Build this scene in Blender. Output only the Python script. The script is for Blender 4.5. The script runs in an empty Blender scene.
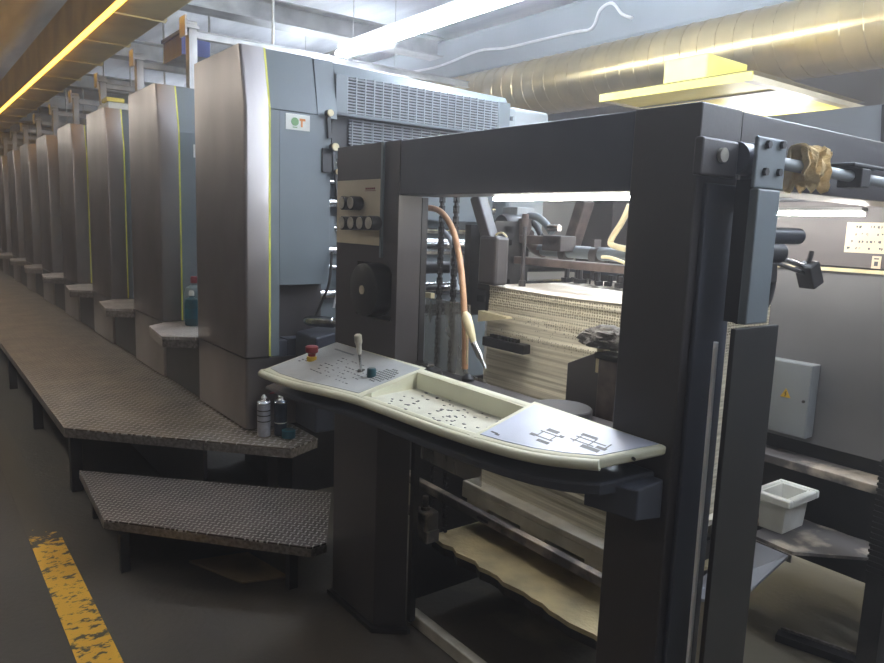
import bpy, bmesh, math, random
from mathutils import Vector, Matrix
random.seed(7)
S = bpy.context.scene
COL = S.collection
R = math.radians

# ------------------------------------------------------------------ camera
FPX = 716.61
yaw, pit, rol = R(142.898), R(-8.5508), R(2.052)
fw = Vector((math.cos(yaw)*math.cos(pit), math.sin(yaw)*math.cos(pit), math.sin(pit)))
rt0 = Vector((math.sin(yaw), -math.cos(yaw), 0)); up0 = rt0.cross(fw)
rt = rt0*math.cos(rol) + up0*math.sin(rol); up = -rt0*math.sin(rol) + up0*math.cos(rol)
CAM = Vector((0, 0, 1.6))
cd = bpy.data.cameras.new('camera'); co = bpy.data.objects.new('camera', cd); COL.objects.link(co)
m3 = Matrix((rt, up, -fw)).transposed()
co.matrix_world = Matrix.Translation(CAM) @ m3.to_4x4()
cd.sensor_fit = 'HORIZONTAL'; cd.sensor_width = 36.0; cd.lens = FPX/884*36.0
cd.clip_start = 0.05; cd.clip_end = 200
S.camera = co
def ray(u, v): return fw + rt*((u-442)/FPX) - up*((v-331.5)/FPX)
def PY(u, v, y): d = ray(u, v); return CAM + d*(y/d.y)
def PX(u, v, x): d = ray(u, v); return CAM + d*(x/d.x)
def PZ(u, v, z): d = ray(u, v); return CAM + d*((z-1.6)/d.z)

# ------------------------------------------------------------------ materials
def newmat(name):
    m = bpy.data.materials.new(name); m.use_nodes = True
    nt = m.node_tree; b = nt.nodes['Principled BSDF']
    return m, nt, b
def N(nt, t, **k):
    n = nt.nodes.new(t)
    for a, v in k.items(): setattr(n, a, v)
    return n
def mat(name, c, c2=None, rough=.5, metal=0, scale=6, stretch=(1,1,1), bump=0, bscale=None, lo=.35, hi=.65, rough2=None, spec=.5, detail=5):
    """solid colour with noise-broken wear towards c2"""
    m, nt, b = newmat(name)
    b.inputs['Metallic'].default_value = metal
    b.inputs['Roughness'].default_value = rough
    b.inputs['Specular IOR Level'].default_value = spec
    tc = N(nt, 'ShaderNodeTexCoord'); mp = N(nt, 'ShaderNodeMapping'); mp.inputs['Scale'].default_value = stretch
    nt.links.new(tc.outputs['Object'], mp.inputs[0])
    no = N(nt, 'ShaderNodeTexNoise'); no.inputs['Scale'].default_value = scale; no.inputs['Detail'].default_value = detail
    nt.links.new(mp.outputs[0], no.inputs['Vector'])
    cr = N(nt, 'ShaderNodeValToRGB')
    cr.color_ramp.elements[0].position = lo; cr.color_ramp.elements[1].position = hi
    cr.color_ramp.elements[0].color = (*c, 1); cr.color_ramp.elements[1].color = (*(c2 or c), 1)
    nt.links.new(no.outputs[0], cr.inputs[0]); nt.links.new(cr.outputs[0], b.inputs['Base Color'])
    if rough2 is not None:
        mr = N(nt, 'ShaderNodeMapRange'); mr.inputs[1].default_value = lo; mr.inputs[2].default_value = hi
        mr.inputs[3].default_value = rough; mr.inputs[4].default_value = rough2
        nt.links.new(no.outputs[0], mr.inputs[0]); nt.links.new(mr.outputs[0], b.inputs['Roughness'])
    if bump:
        n2 = N(nt, 'ShaderNodeTexNoise'); n2.inputs['Scale'].default_value = bscale or scale*4; n2.inputs['Detail'].default_value = 4
        nt.links.new(mp.outputs[0], n2.inputs['Vector'])
        bu = N(nt, 'ShaderNodeBump'); bu.inputs['Strength'].default_value = bump; bu.inputs['Distance'].default_value = .01
        nt.links.new(n2.outputs[0], bu.inputs['Height']); nt.links.new(bu.outputs[0], b.inputs['Normal'])
    return m
def emat(name, c, s):
    m, nt, b = newmat(name)
    b.inputs['Base Color'].default_value = (*c, 1); b.inputs['Emission Color'].default_value = (*c, 1)
    b.inputs['Emission Strength'].default_value = s
    return m
def diamond(name, c, c2, rough=.38, P=.034):
    """chequer plate: raised lozenges in two alternating directions"""
    m, nt, b = newmat(name)
    b.inputs['Metallic'].default_value = .5
    L = nt.links.new
    tc = N(nt, 'ShaderNodeTexCoord')
    sx = N(nt, 'ShaderNodeSeparateXYZ'); L(tc.outputs['Object'], sx.inputs[0])
    def M(op, a, bb=None, c_=None):
        n = N(nt, 'ShaderNodeMath', operation=op)
        for i, q in enumerate((a, bb, c_)):
            if q is None: continue
            if isinstance(q, (int, float)): n.inputs[i].default_value = q
            else: L(q, n.inputs[i])
        return n.outputs[0]
    def lat(off, sgn):
        u = M('ADD', M('DIVIDE', sx.outputs[0], P), off); v = M('ADD', M('DIVIDE', sx.outputs[1], P), off)
        fu = M('SUBTRACT', M('FRACT', u), .5); fv = M('SUBTRACT', M('FRACT', v), .5)
        a = M('MULTIPLY', M('ADD', fu, M('MULTIPLY', fv, sgn)), .7071)
        q = M('MULTIPLY', M('SUBTRACT', fv, M('MULTIPLY', fu, sgn)), .7071)
        d = M('ADD', M('POWER', M('DIVIDE', M('ABSOLUTE', a), .33), 2), M('POWER', M('DIVIDE', M('ABSOLUTE', q), .10), 2))
        return M('SUBTRACT', 1, d)
    h = M('MAXIMUM', M('MAXIMUM', lat(0, 1), lat(.5, -1)), 0)
    hh = M('MINIMUM', M('MULTIPLY', h, 2), 1)
    no = N(nt, 'ShaderNodeTexNoise'); no.inputs['Scale'].default_value = 5; no.inputs['Detail'].default_value = 6
    L(tc.outputs['Object'], no.inputs['Vector'])
    cr = N(nt, 'ShaderNodeValToRGB'); cr.color_ramp.elements[0].position = .35; cr.color_ramp.elements[1].position = .7
    cr.color_ramp.elements[0].color = (*c, 1); cr.color_ramp.elements[1].color = (*c2, 1)
    L(no.outputs[0], cr.inputs[0])
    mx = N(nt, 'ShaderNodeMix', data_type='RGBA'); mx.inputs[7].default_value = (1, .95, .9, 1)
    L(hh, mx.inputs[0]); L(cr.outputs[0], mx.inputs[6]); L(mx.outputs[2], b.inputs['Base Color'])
    mr = N(nt, 'ShaderNodeMapRange'); mr.inputs[3].default_value = rough+.1; mr.inputs[4].default_value = .22
    L(hh, mr.inputs[0]); L(mr.outputs[0], b.inputs['Roughness'])
    bu = N(nt, 'ShaderNodeBump'); bu.inputs['Strength'].default_value = .9; bu.inputs['Distance'].default_value = .003
    L(hh, bu.inputs['Height']); L(bu.outputs[0], b.inputs['Normal'])
    return m
def srgb(r, g, b):
    f = lambda x: (x/255/12.92 if x/255 <= .04045 else ((x/255+.055)/1.055)**2.4)
    return (f(r), f(g), f(b))
M_ = {}
M_['floor'] = mat('concrete_floor', srgb(52,48,44), srgb(82,76,68), rough=.55, scale=1.3, bump=.25, bscale=40, rough2=.75, detail=8)
M_['wall'] = mat('wall_paint', srgb(150,143,132), srgb(130,124,114), rough=.8, scale=1)
M_['walldk'] = mat('dark_wall_paint', srgb(84,74,66), srgb(70,62,56), rough=.8, scale=1)
M_['ceil'] = mat('ceiling_sheet', srgb(232,234,240), srgb(206,209,216), rough=.45, scale=.8, stretch=(1,6,1))
M_['beam'] = mat('galvanised_steel', srgb(190,190,188), srgb(150,150,150), rough=.4, metal=.5, scale=4)
M_['gold'] = mat('aged_duct_sheet', srgb(205,188,130), srgb(176,160,112), rough=.38, metal=.35, scale=2.5, bump=.15, bscale=3)

M_['spiral'] = mat('spiral_duct_sheet', srgb(196,174,126), srgb(170,152,112), rough=.3, metal=.92, scale=3, bump=.05)
M_['steel'] = mat('brushed_stainless', srgb(176,170,168), srgb(150,144,142), rough=.30, metal=1.0, scale=1.6, stretch=(1,1,.6), rough2=.42, bump=.03, bscale=70, detail=3)
M_['steelx'] = M_['steel']
M_['ystrip'] = mat('yellow_green_film', srgb(205,205,60), srgb(235,230,110), rough=.5, scale=30, stretch=(1,1,.3))
M_['unit'] = mat('grey_blue_enamel', srgb(112,121,126), srgb(104,112,118), rough=.42, scale=2, bump=.03, bscale=80)
M_['unitlt'] = mat('pale_grey_enamel', srgb(150,156,160), srgb(140,146,150), rough=.4, scale=2)
M_['dark'] = mat('charcoal_enamel', srgb(68,64,64), srgb(60,56,57), rough=.42, scale=3, bump=.03, bscale=90)
M_['darkb'] = mat('blue_black_enamel', srgb(72,76,86), srgb(64,67,76), rough=.4, scale=3, bump=.03, bscale=90)
M_['black'] = mat('black_paint', srgb(34,33,35), srgb(44,42,43), rough=.45, scale=8)
M_['rubber'] = mat('black_rubber', srgb(22,21,22), srgb(30,28,28), rough=.5, scale=8)
M_['chrome'] = mat('worn_chrome', srgb(205,205,205), srgb(150,150,150), rough=.25, metal=1, scale=20)
M_['knob'] = mat('knob_metal', srgb(215,210,195), srgb(180,175,165), rough=.35, metal=.6, scale=30)
M_['beige'] = mat('beige_panel', srgb(205,193,168), srgb(190,178,152), rough=.5, scale=5)
M_['plate'] = diamond('chequer_plate', srgb(96,87,82), srgb(66,60,57), P=.036)
M_['platew'] = diamond('walkway_chequer_plate', srgb(124,113,99), srgb(84,77,70), P=.060)
M_['plate2'] = diamond('chequer_plate_bright', srgb(190,182,176), srgb(140,130,124), P=.05)
M_['edge'] = mat('plate_edge_metal', srgb(150,143,137), srgb(112,105,100), rough=.35, metal=.6, scale=60)
M_['desk'] = mat('cream_moulding', srgb(226,226,204), srgb(208,208,186), rough=.42, scale=5, detail=8)
M_['tray'] = mat('dirty_cream_tray', srgb(198,198,184), srgb(172,170,156), rough=.6, scale=9, detail=9, lo=.45, hi=.8)
M_['sheetL'] = mat('grey_console_foil', srgb(188,192,194), srgb(168,172,174), rough=.35, scale=9, detail=9)
M_['sheetR'] = mat('blue_white_console_foil', srgb(196,203,222), srgb(184,190,208), rough=.3, scale=6)
M_['mark'] = mat('printed_grey_mark', srgb(58,62,70), srgb(84,88,94), rough=.5)
M_['paperS'] = None
M_['paperT'] = mat('white_paper', srgb(238,226,208), srgb(228,216,198), rough=.7, scale=2)
M_['pallet'] = mat('whitewashed_board', srgb(205,200,186), srgb(175,170,156), rough=.7, scale=9, bump=.2)
M_['dust'] = mat('dusty_board', srgb(200,184,142), srgb(158,146,118), rough=.9, scale=6, detail=10, bump=.4, bscale=60)
M_['dusty'] = mat('dusty_dark_metal', srgb(88,84,83), srgb(176,164,148), rough=.7, scale=7, detail=12, lo=.48, hi=.62)
M_['clearb'] = mat('milky_plastic', srgb(120,134,136), srgb(104,118,122), rough=.3)
M_['hose'] = mat('tan_hose', srgb(196,150,112), srgb(176,132,98), rough=.45, scale=20)
M_['cream'] = mat('cream_hose', srgb(232,220,180), srgb(215,200,160), rough=.45, scale=20)
M_['white'] = mat('white_plastic', srgb(228,228,222), srgb(205,204,196), rough=.45, scale=7)
M_['red'] = mat('red_plastic', srgb(140,40,48), srgb(120,32,40), rough=.4)
M_['yellow'] = mat('yellow_plastic', srgb(225,185,60), srgb(205,165,50), rough=.45)
M_['teal'] = mat('teal_plastic', srgb(20,90,105), srgb(16,74,88), rough=.35)
M_['tealD'] = mat('teal_liquid', srgb(36,82,92), srgb(28,66,76), rough=.3)
M_['canw'] = mat('silver_can_print', srgb(188,190,200), srgb(165,168,176), rough=.35, metal=.4, scale=30)
M_['cand'] = mat('dark_can_print', srgb(40,50,62), srgb(54,66,80), rough=.3, metal=.3, scale=30)
M_['rag'] = mat('ochre_rag', srgb(248,226,180), srgb(226,196,142), rough=.9, scale=14, bump=.8, bscale=50)
M_['greyrag'] = mat('dark_grey_rag', srgb(110,106,100), srgb(80,76,74), rough=.9, scale=30, bump=.8, bscale=60)
M_['blue'] = mat('blue_plastic', srgb(60,78,150), srgb(48,64,130), rough=.45)
M_['hood'] = mat('yellow_hood_lining', srgb(252,232,120), srgb(245,222,100), rough=.5, scale=4)
M_['hoodtan'] = mat('tan_hood_sheet', srgb(190,178,150), srgb(172,160,132), rough=.5, scale=4)
M_['notice'] = mat('cream_notice_paper', srgb(235,220,195), srgb(225,210,184), rough=.7, scale=6)
M_['panelgrey'] = mat('drive_side_panel', srgb(118,118,122), srgb(106,106,110), rough=.5, scale=2)
M_['paneldk'] = mat('drive_side_dark_panel', srgb(98,94,96), srgb(86,82,84), rough=.45, scale=2)
M_['cable'] = mat('white_cable', srgb(240,240,240), srgb(225,225,225), rough=.5)
M_['brown'] = mat('brown_mechanism', srgb(112,98,92), srgb(84,74,70), rough=.5, metal=.2, scale=20)
M_['card'] = mat('brown_cardboard', srgb(120,102,78), srgb(104,88,66), rough=.85)
M_['orange'] = mat('orange_print', srgb(225,140,60), srgb(215,130,50), rough=.6)
M_['green'] = mat('green_print', srgb(120,160,110), srgb(110,150,100), rough=.6)
M_['tube'] = emat('fluorescent_tube', (.78, .87, 1.0), 60)
M_['goldedge'] = emat('yellow_edge_glow', (1.0, .50, .06), 4.5)  # emissive yellow for the edge added to the square duct
M_['tubew'] = emat('warm_fill_tube', (1.0, .95, .88), 24)  # for the added aisle lamps out of view
M_['tubed'] = emat('dim_fill_tube', (1.0, .96, .90), 12)  # for the added dim aisle lamp out of view
M_['tubei'] = emat('fluorescent_tube_feeder', (1.0, .96, .88), 85)
# paper pile side: thin sheet edges and rows of dots
def papermat():
    m, nt, b = newmat('paper_edges'); L = nt.links.new
    b.inputs['Roughness'].default_value = .8
    tc = N(nt, 'ShaderNodeTexCoord')
    mp = N(nt, 'ShaderNodeMapping'); mp.inputs['Scale'].default_value = (1.2, 1.2, 70); L(tc.outputs['Object'], mp.inputs[0])
    n1 = N(nt, 'ShaderNodeTexNoise'); n1.inputs['Scale'].default_value = 1.6; n1.inputs['Detail'].default_value = 3; L(mp.outputs[0], n1.inputs['Vector'])
    cr = N(nt, 'ShaderNodeValToRGB')
    e = cr.color_ramp.elements; e[0].position = .3; e[0].color = (*srgb(178,170,148), 1); e[1].position = .62; e[1].color = (*srgb(228,221,200), 1)
    L(n1.outputs[0], cr.inputs[0])
    mp2 = N(nt, 'ShaderNodeMapping'); mp2.inputs['Scale'].default_value = (92, 92, 100); L(tc.outputs['Object'], mp2.inputs[0])
    vo = N(nt, 'ShaderNodeTexVoronoi'); vo.inputs['Scale'].default_value = 1; vo.inputs['Randomness'].default_value = .25; L(mp2.outputs[0], vo.inputs['Vector'])
    # dots only in bands near the top of the pile
    mp3 = N(nt, 'ShaderNodeMapping'); mp3.inputs['Scale'].default_value = (.6, .6, 16); L(tc.outputs['Object'], mp3.inputs[0])
    n3 = N(nt, 'ShaderNodeTexNoise'); n3.inputs['Scale'].default_value = 1.5; n3.inputs['Detail'].default_value = 1; L(mp3.outputs[0], n3.inputs['Vector'])
    a = N(nt, 'ShaderNodeMath', operation='LESS_THAN'); a.inputs[1].default_value = .38; L(vo.outputs[0], a.inputs[0])
    g = N(nt, 'ShaderNodeMapRange'); g.inputs[1].default_value = .33; g.inputs[2].default_value = .42; L(n3.outputs[0], g.inputs[0])
    sx = N(nt, 'ShaderNodeSeparateXYZ'); L(tc.outputs['Object'], sx.inputs[0])
    t = N(nt, 'ShaderNodeMapRange'); t.inputs[1].default_value = .56; t.inputs[2].default_value = .64; L(sx.outputs[2], t.inputs[0])
    k = N(nt, 'ShaderNodeMath', operation='MULTIPLY'); L(a.outputs[0], k.inputs[0]); L(g.outputs[0], k.inputs[1])
    k2 = N(nt, 'ShaderNodeMath', operation='MULTIPLY'); L(k.outputs[0], k2.inputs[0]); L(t.outputs[0], k2.inputs[1])
    mx = N(nt, 'ShaderNodeMix', data_type='RGBA'); mx.inputs[7].default_value = (*srgb(128,120,98), 1)
    L(k2.outputs[0], mx.inputs[0]); L(cr.outputs[0], mx.inputs[6]); L(mx.outputs[2], b.inputs['Base Color'])
    return m
M_['paperS'] = papermat()
def glassmat():
    m, nt, b = newmat('smeared_acrylic'); L = nt.links.new
    out = nt.nodes['Material Output']
    tr = N(nt, 'ShaderNodeBsdfTransparent'); tr.inputs[0].default_value = (.9, .9, .88, 1)
    b.inputs['Base Color'].default_value = (.5, .47, .42, 1); b.inputs['Roughness'].default_value = .25
    no = N(nt, 'ShaderNodeTexNoise'); no.inputs['Scale'].default_value = 8; no.inputs['Detail'].default_value = 8
    tc = N(nt, 'ShaderNodeTexCoord'); mp = N(nt, 'ShaderNodeMapping'); mp.inputs['Scale'].default_value = (1, 1, .3)
    L(tc.outputs['Object'], mp.inputs[0]); L(mp.outputs[0], no.inputs['Vector'])
    mr = N(nt, 'ShaderNodeMapRange'); mr.inputs[1].default_value = .35; mr.inputs[2].default_value = .7; mr.inputs[3].default_value = .25; mr.inputs[4].default_value = .6
    L(no.outputs[0], mr.inputs[0])
    mx = N(nt, 'ShaderNodeMixShader'); L(mr.outputs[0], mx.inputs[0]); L(tr.outputs[0], mx.inputs[1]); L(b.outputs[0], mx.inputs[2])
    L(mx.outputs[0], out.inputs['Surface'])
    return m
M_['glass'] = glassmat()
def stripemat():
    m, nt, b = newmat('worn_yellow_floor_paint'); L = nt.links.new
    b.inputs['Roughness'].default_value = .6
    tc = N(nt, 'ShaderNodeTexCoord'); mp = N(nt, 'ShaderNodeMapping'); mp.inputs['Scale'].default_value = (1.6, 1, 1); mp.inputs['Rotation'].default_value = (0,0,.5)
    L(tc.outputs['Object'], mp.inputs[0])
    no = N(nt, 'ShaderNodeTexNoise'); no.inputs['Scale'].default_value = 17; no.inputs['Detail'].default_value = 7; no.inputs['Roughness'].default_value = .65; L(mp.outputs[0], no.inputs['Vector'])
    sx = N(nt, 'ShaderNodeSeparateXYZ'); L(tc.outputs['Object'], sx.inputs[0])
    mr = N(nt, 'ShaderNodeMapRange'); mr.inputs[1].default_value = -4.05; mr.inputs[2].default_value = -3.7; mr.inputs[3].default_value = .35; mr.inputs[4].default_value = 0
    L(sx.outputs[0], mr.inputs[0])
    ad = N(nt, 'ShaderNodeMath', operation='ADD'); L(no.outputs[0], ad.inputs[0]); L(mr.outputs[0], ad.inputs[1])
    cr = N(nt, 'ShaderNodeValToRGB'); e = cr.color_ramp.elements
    e[0].position = .53; e[0].color = (*srgb(226,172,52), 1); e[1].position = .585; e[1].color = (*srgb(70,64,54), 1)
    L(ad.outputs[0], cr.inputs[0]); L(cr.outputs[0], b.inputs['Base Color'])
    return m
M_['stripe'] = stripemat()

def floor_dust_and_light():  # dust, plus drive-side light put into the colour as a lighter tan
    m = M_['floor']; nt = m.node_tree; L = nt.links.new; b = nt.nodes['Principled BSDF']
    src = b.inputs['Base Color'].links[0].from_socket
    tc = N(nt, 'ShaderNodeTexCoord'); sx = N(nt, 'ShaderNodeSeparateXYZ'); L(tc.outputs['Object'], sx.inputs[0])
    no = N(nt, 'ShaderNodeTexNoise'); no.inputs['Scale'].default_value = 3.5; no.inputs['Detail'].default_value = 9; L(tc.outputs['Object'], no.inputs['Vector'])
    ad = N(nt, 'ShaderNodeMath', operation='MULTIPLY_ADD'); ad.inputs[1].default_value = 1.2; L(no.outputs[0], ad.inputs[0]); L(sx.outputs[1], ad.inputs[2])
    mr = N(nt, 'ShaderNodeMapRange'); mr.inputs[1].default_value = 2.5; mr.inputs[2].default_value = 3.0; L(ad.outputs[0], mr.inputs[0])
    mx = N(nt, 'ShaderNodeMix', data_type='RGBA'); mx.inputs[7].default_value = (*srgb(124,115,98), 1)
    L(mr.outputs[0], mx.inputs[0]); L(src, mx.inputs[6]); L(mx.outputs[2], b.inputs['Base Color'])
floor_dust_and_light()
# ------------------------------------------------------------------ mesh helpers
class MB:
    def __init__(s): s.b = bmesh.new()
    def hexa(s, p):
        v = [s.b.verts.new(q) for q in p]
        for f in ((0,3,2,1),(4,5,6,7),(0,1,5,4),(1,2,6,5),(2,3,7,6),(3,0,4,7)):
            s.b.faces.new([v[i] for i in f])
        return s
    def box(s, x0, x1, y0, y1, z0, z1):
        x0, x1 = sorted((x0, x1)); y0, y1 = sorted((y0, y1)); z0, z1 = sorted((z0, z1))
        return s.hexa([(x0,y0,z0),(x1,y0,z0),(x1,y1,z0),(x0,y1,z0),(x0,y0,z1),(x1,y0,z1),(x1,y1,z1),(x0,y1,z1)])
    def bar(s, a, b, w, h, upv=(0,0,1)):
        a, b = Vector(a), Vector(b); d = (b-a).normalized(); u = Vector(upv)
        if abs(d.dot(u)) > .98: u = Vector((0,1,0))
        r = d.cross(u).normalized(); u = r.cross(d)
        o = []
        for p in (a, b):
            for sx, sy in ((-1,-1),(1,-1),(1,1),(-1,1)): o.append(p + r*sx*w/2 + u*sy*h/2)
        return s.hexa(o)
    def prism(s, poly, z0, z1, taper=None):
        """plan polygon extruded from z0 to z1 (numbers or functions of (x,y)); taper maps top points"""
        f0 = z0 if callable(z0) else (lambda x, y: z0); f1 = z1 if callable(z1) else (lambda x, y: z1)
        a = sum(poly[i][0]*poly[(i+1)%len(poly)][1]-poly[(i+1)%len(poly)][0]*poly[i][1] for i in range(len(poly)))
        if a < 0: poly = poly[::-1]
        lo = [s.b.verts.new((x, y, f0(x, y))) for x, y in poly]
        tp = [taper(x, y) for x, y in poly] if taper else poly
        hi = [s.b.verts.new((x, y, f1(x, y))) for x, y in tp]
        n = len(poly)
        s.b.faces.new(lo[::-1]); s.b.faces.new(hi)
        for i in range(n): s.b.faces.new((lo[i], lo[(i+1)%n], hi[(i+1)%n], hi[i]))
        return s
    def cyl(s, a, b, r, n=20, r2=None):
        return s.lathe(a, b, [(0, r), (1, r if r2 is None else r2)], n)
    def lathe(s, a, b, prof, n=24):
        """prof: (t along a->b in 0..1 units of length, radius)"""
        a, b = Vector(a), Vector(b); d = b-a; dn = d.normalized()
        u = Vector((0,0,1)) if abs(dn.z) < .9 else Vector((1,0,0))
        p = dn.cross(u).normalized(); q = dn.cross(p)
        rings = []
        for t, r in prof:
            c = a + d*t
            rings.append([s.b.verts.new(c + (p*math.cos(2*math.pi*k/n) + q*math.sin(2*math.pi*k/n))*max(r, 1e-4)) for k in range(n)])
        for A, B in zip(rings, rings[1:]):
            for k in range(n): s.b.faces.new((A[k], A[(k+1)%n], B[(k+1)%n], B[k]))
        s.b.faces.new(rings[0][::-1]); s.b.faces.new(rings[-1])
        return s
    def tube(s, pts, r, n=10, smooth=4):
        P = [Vector(p) for p in pts]
        if smooth > 1 and len(P) > 2:
            Q = []
            for i in range(len(P)-1):
                p0 = P[max(i-1,0)]; p1 = P[i]; p2 = P[i+1]; p3 = P[min(i+2,len(P)-1)]
                for k in range(smooth):
                    t = k/smooth
                    Q.append(.5*((2*p1)+(p2-p0)*t+(2*p0-5*p1+4*p2-p3)*t*t+(3*p1-p0-3*p2+p3)*t**3))
            Q.append(P[-1]); P = Q
        rings = []; pu = None
        for i, p in enumerate(P):
            d = (P[min(i+1,len(P)-1)]-P[max(i-1,0)]).normalized()
            if pu is None: pu = Vector((0,0,1)) if abs(d.z) < .9 else Vector((1,0,0))
            a = d.cross(pu).normalized(); pu = a.cross(d).normalized()
            rr = r[min(int(i*len(r)/len(P)), len(r)-1)] if isinstance(r, (list, tuple)) else r
            rings.append([s.b.verts.new(p + (a*math.cos(2*math.pi*k/n)+pu*math.sin(2*math.pi*k/n))*rr) for k in range(n)])
        for A, B in zip(rings, rings[1:]):
            for k in range(n): s.b.faces.new((A[k], A[(k+1)%n], B[(k+1)%n], B[k]))
        s.b.faces.new(rings[0][::-1]); s.b.faces.new(rings[-1])
        return s

def wloc(o):
    v = Vector((0,0,0))
    while o: v += o.location; o = o.parent
    return v
def obj(name, mb, m, parent=None, bevel=0, smooth=False, seg=2, origin=None):
    bm = mb.b
    bmesh.ops.recalc_face_normals(bm, faces=bm.faces)
    off = wloc(parent) if parent else (Vector(origin) if origin is not None else Vector((0,0,0)))
    bmesh.ops.translate(bm, verts=bm.verts, vec=-off)
    me = bpy.data.meshes.new(name); bm.to_mesh(me); bm.free()
    o = bpy.data.objects.new(name, me); COL.objects.link(o)
    me.materials.append(M_[m] if isinstance(m, str) else m)
    if smooth:
        for p in me.polygons: p.use_smooth = True
        try: me.set_sharp_from_angle(angle=R(40))
        except Exception: pass
    if parent: o.parent = parent
    elif origin is not None: o.location = off
    if bevel:
        b = o.modifiers.new('bevel', 'BEVEL'); b.width = bevel; b.segments = seg; b.limit_method = 'ANGLE'; b.angle_limit = R(35)
    return o
def tag(o, label, cat, group=None, kind=None):
    o['label'] = label; o['category'] = cat
    if group: o['group'] = group
    if kind: o['kind'] = kind
    return o
def thing(name, label, cat, loc, group=None):
    o = bpy.data.objects.new(name, None); COL.objects.link(o); o.location = loc; o.empty_display_size = .1
    return tag(o, label, cat, group)
def struct(name, mb, m, **k):
    o = obj(name, mb, m, **k); o['kind'] = 'structure'; return o
def kids(o, allo): return [c for c in allo if c.parent == o]
def copy_tree(o, parent=None):
    c = o.copy(); COL.objects.link(c); c.parent = parent
    for ch in list(o.children): copy_tree(ch, c)
    return c

# ------------------------------------------------------------------ setting
CZ = 4.0
struct('floor', MB().box(-24, 2.5, -3, 7.2, -.1, 0), 'floor')
struct('ceiling', MB().box(-24, 2.5, -3, 7.2, CZ, CZ+.1), 'ceil')
struct('wall_back', MB().box(-24.1, -24, -3, 7.2, 0, CZ), 'wall')
struct('wall_front', MB().box(2.5, 2.6, -3, 7.2, 0, CZ), 'wall')
struct('wall_left', MB().box(-24, 2.5, -3.1, -3, 0, CZ), 'walldk')
struct('wall_right', MB().box(-24, 2.5, 7.1, 7.2, 0, CZ), 'wall')
for i, x in enumerate([-21.5, -18.6, -15.7, -12.8, -9.9, -7.1]):
    m = MB().box(x-.13, x+.13, 2.08, 5.15, 3.5, 3.515).box(x-.01, x+.01, 2.08, 5.15, 3.515, 3.70).box(x-.13, x+.13, 2.08, 5.15, 3.70, 3.715)
    struct('trim_%d' % (i+1), m, 'beam')

sl = struct('trim_9', MB().box(-6.3, 1.0, .412, .548, 0.0005, .003), 'stripe')

# ------------------------------------------------------------------ printing units
PITCH = 1.539; X1 = -3.665; NU = 12
def sidecover(x0, x1, y0, y1, z0, zk, z1, lean, r=.018):
    """stainless wrap: flat operator side, rounded near corner, end strip that leans back above zk"""
    poly = [(x0, y0)]
    for k in range(5):
        a = -math.pi/2 + k*math.pi/8
        poly.append((x1-r+r*math.cos(a), y0+r+r*math.sin(a)))
    poly += [(x1, y1), (x0, y1)]
    m = MB()
    rings = []
    for z, l in ((z0, 0), (zk, 0), (z1, lean)):
        rings.append([m.b.verts.new((x - (l if x > x0+.3 else 0), y, z)) for x, y in poly])
    n = len(poly)
    m.b.faces.new(rings[0][::-1]); m.b.faces.new(rings[-1])
    for A, B in zip(rings, rings[1:]):
        for k in range(n): m.b.faces.new((A[k], A[(k+1)%n], B[(k+1)%n], B[k]))
    return m
ordn = ['first','second','third','fourth','fifth','sixth','seventh','eighth','ninth','tenth','eleventh','twelfth']
ZK, ZT, LEAN = 2.165, 2.48, .07
def bent(x0, x1, y0, y1, z0):
    m = MB(); rings = []
    for z, l in ((z0, 0), (ZK, 0), (ZT, LEAN)):
        rings.append([m.b.verts.new(p) for p in ((x0,y0,z),(x1-l,y0,z),(x1-l,y1,z),(x0,y1,z))])
    m.b.faces.new(rings[0][::-1]); m.b.faces.new(rings[-1])
    for A, B in zip(rings, rings[1:]):
        for k in range(4): m.b.faces.new((A[k], A[(k+1)%4], B[(k+1)%4], B[k]))
    return m
def unit(i):
    x1 = X1 - i*PITCH; x0 = x1-.775
    t = thing('printing_unit', '', 'printing press unit', (x1-.38, 2.4, 0), 'printing units in a row along the walkway')
    obj('side_cover', sidecover(x0, x1, 1.45, 1.583, .845, ZK, ZT, LEAN), 'steel', t, smooth=True)
    obj('edge_strip', bent(x0, x1+.001, 1.5835, 1.594, .845), 'ystrip', t)
    obj('base_cover', sidecover(x0, x1-.004, 1.455, 1.75, .445, .6, .835, 0), 'steel', t, smooth=True)
    obj('plinth', MB().box(x0+.02, x1-.03, 1.74, 3.3, 0, .44), 'black', t)
    return t, x0, x1
# the first unit: its housing has the notch, grille and open bay that face the feeder
t, x0, x1 = unit(0)
t['label'] = 'nearest and tallest looking printing unit, with white sticker and ventilation grille beside feeder'
xf = x1-.012
# housing front pieces around the notch (Y 1.65..1.97, Z .93..1.235)
hm = MB(); ZL = .842
hm.box(x0, xf, 1.594, 1.65, ZL, ZK); hm.box(x0, xf, 1.65, 1.955, 1.235, ZK)
obj('end_panel', hm, 'unit', t, bevel=.002)
def seg(y0, y1, z0, z1, l0=0, l1=0):
    return MB().hexa([(x0,y0,z0),(xf-l0,y0,z0),(xf-l0,y1,z0),(x0,y1,z0),(x0,y0,z1),(xf-l1,y0,z1),(xf-l1,y1,z1),(x0,y1,z1)])
obj('upper_panel', seg(1.594, 1.872, ZK+.003, ZT, .001, LEAN), 'unit', t, bevel=.002)
obj('upper_corner_panel', seg(1.875, 1.995, ZK-.01, ZT-.005, 0, LEAN-.01), 'unit', t, bevel=.002)
obj('notch_lining', MB().box(x0, xf-.10, 1.65, 1.955, .84, 1.235), M_['dark'], t)
obj('lower_panel', MB().box(x0, xf-.004, 1.594, 1.70, .445, .925).box(x0, xf-.004, 1.70, 1.96, .445, .93), 'darkb', t, bevel=.004)
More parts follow.
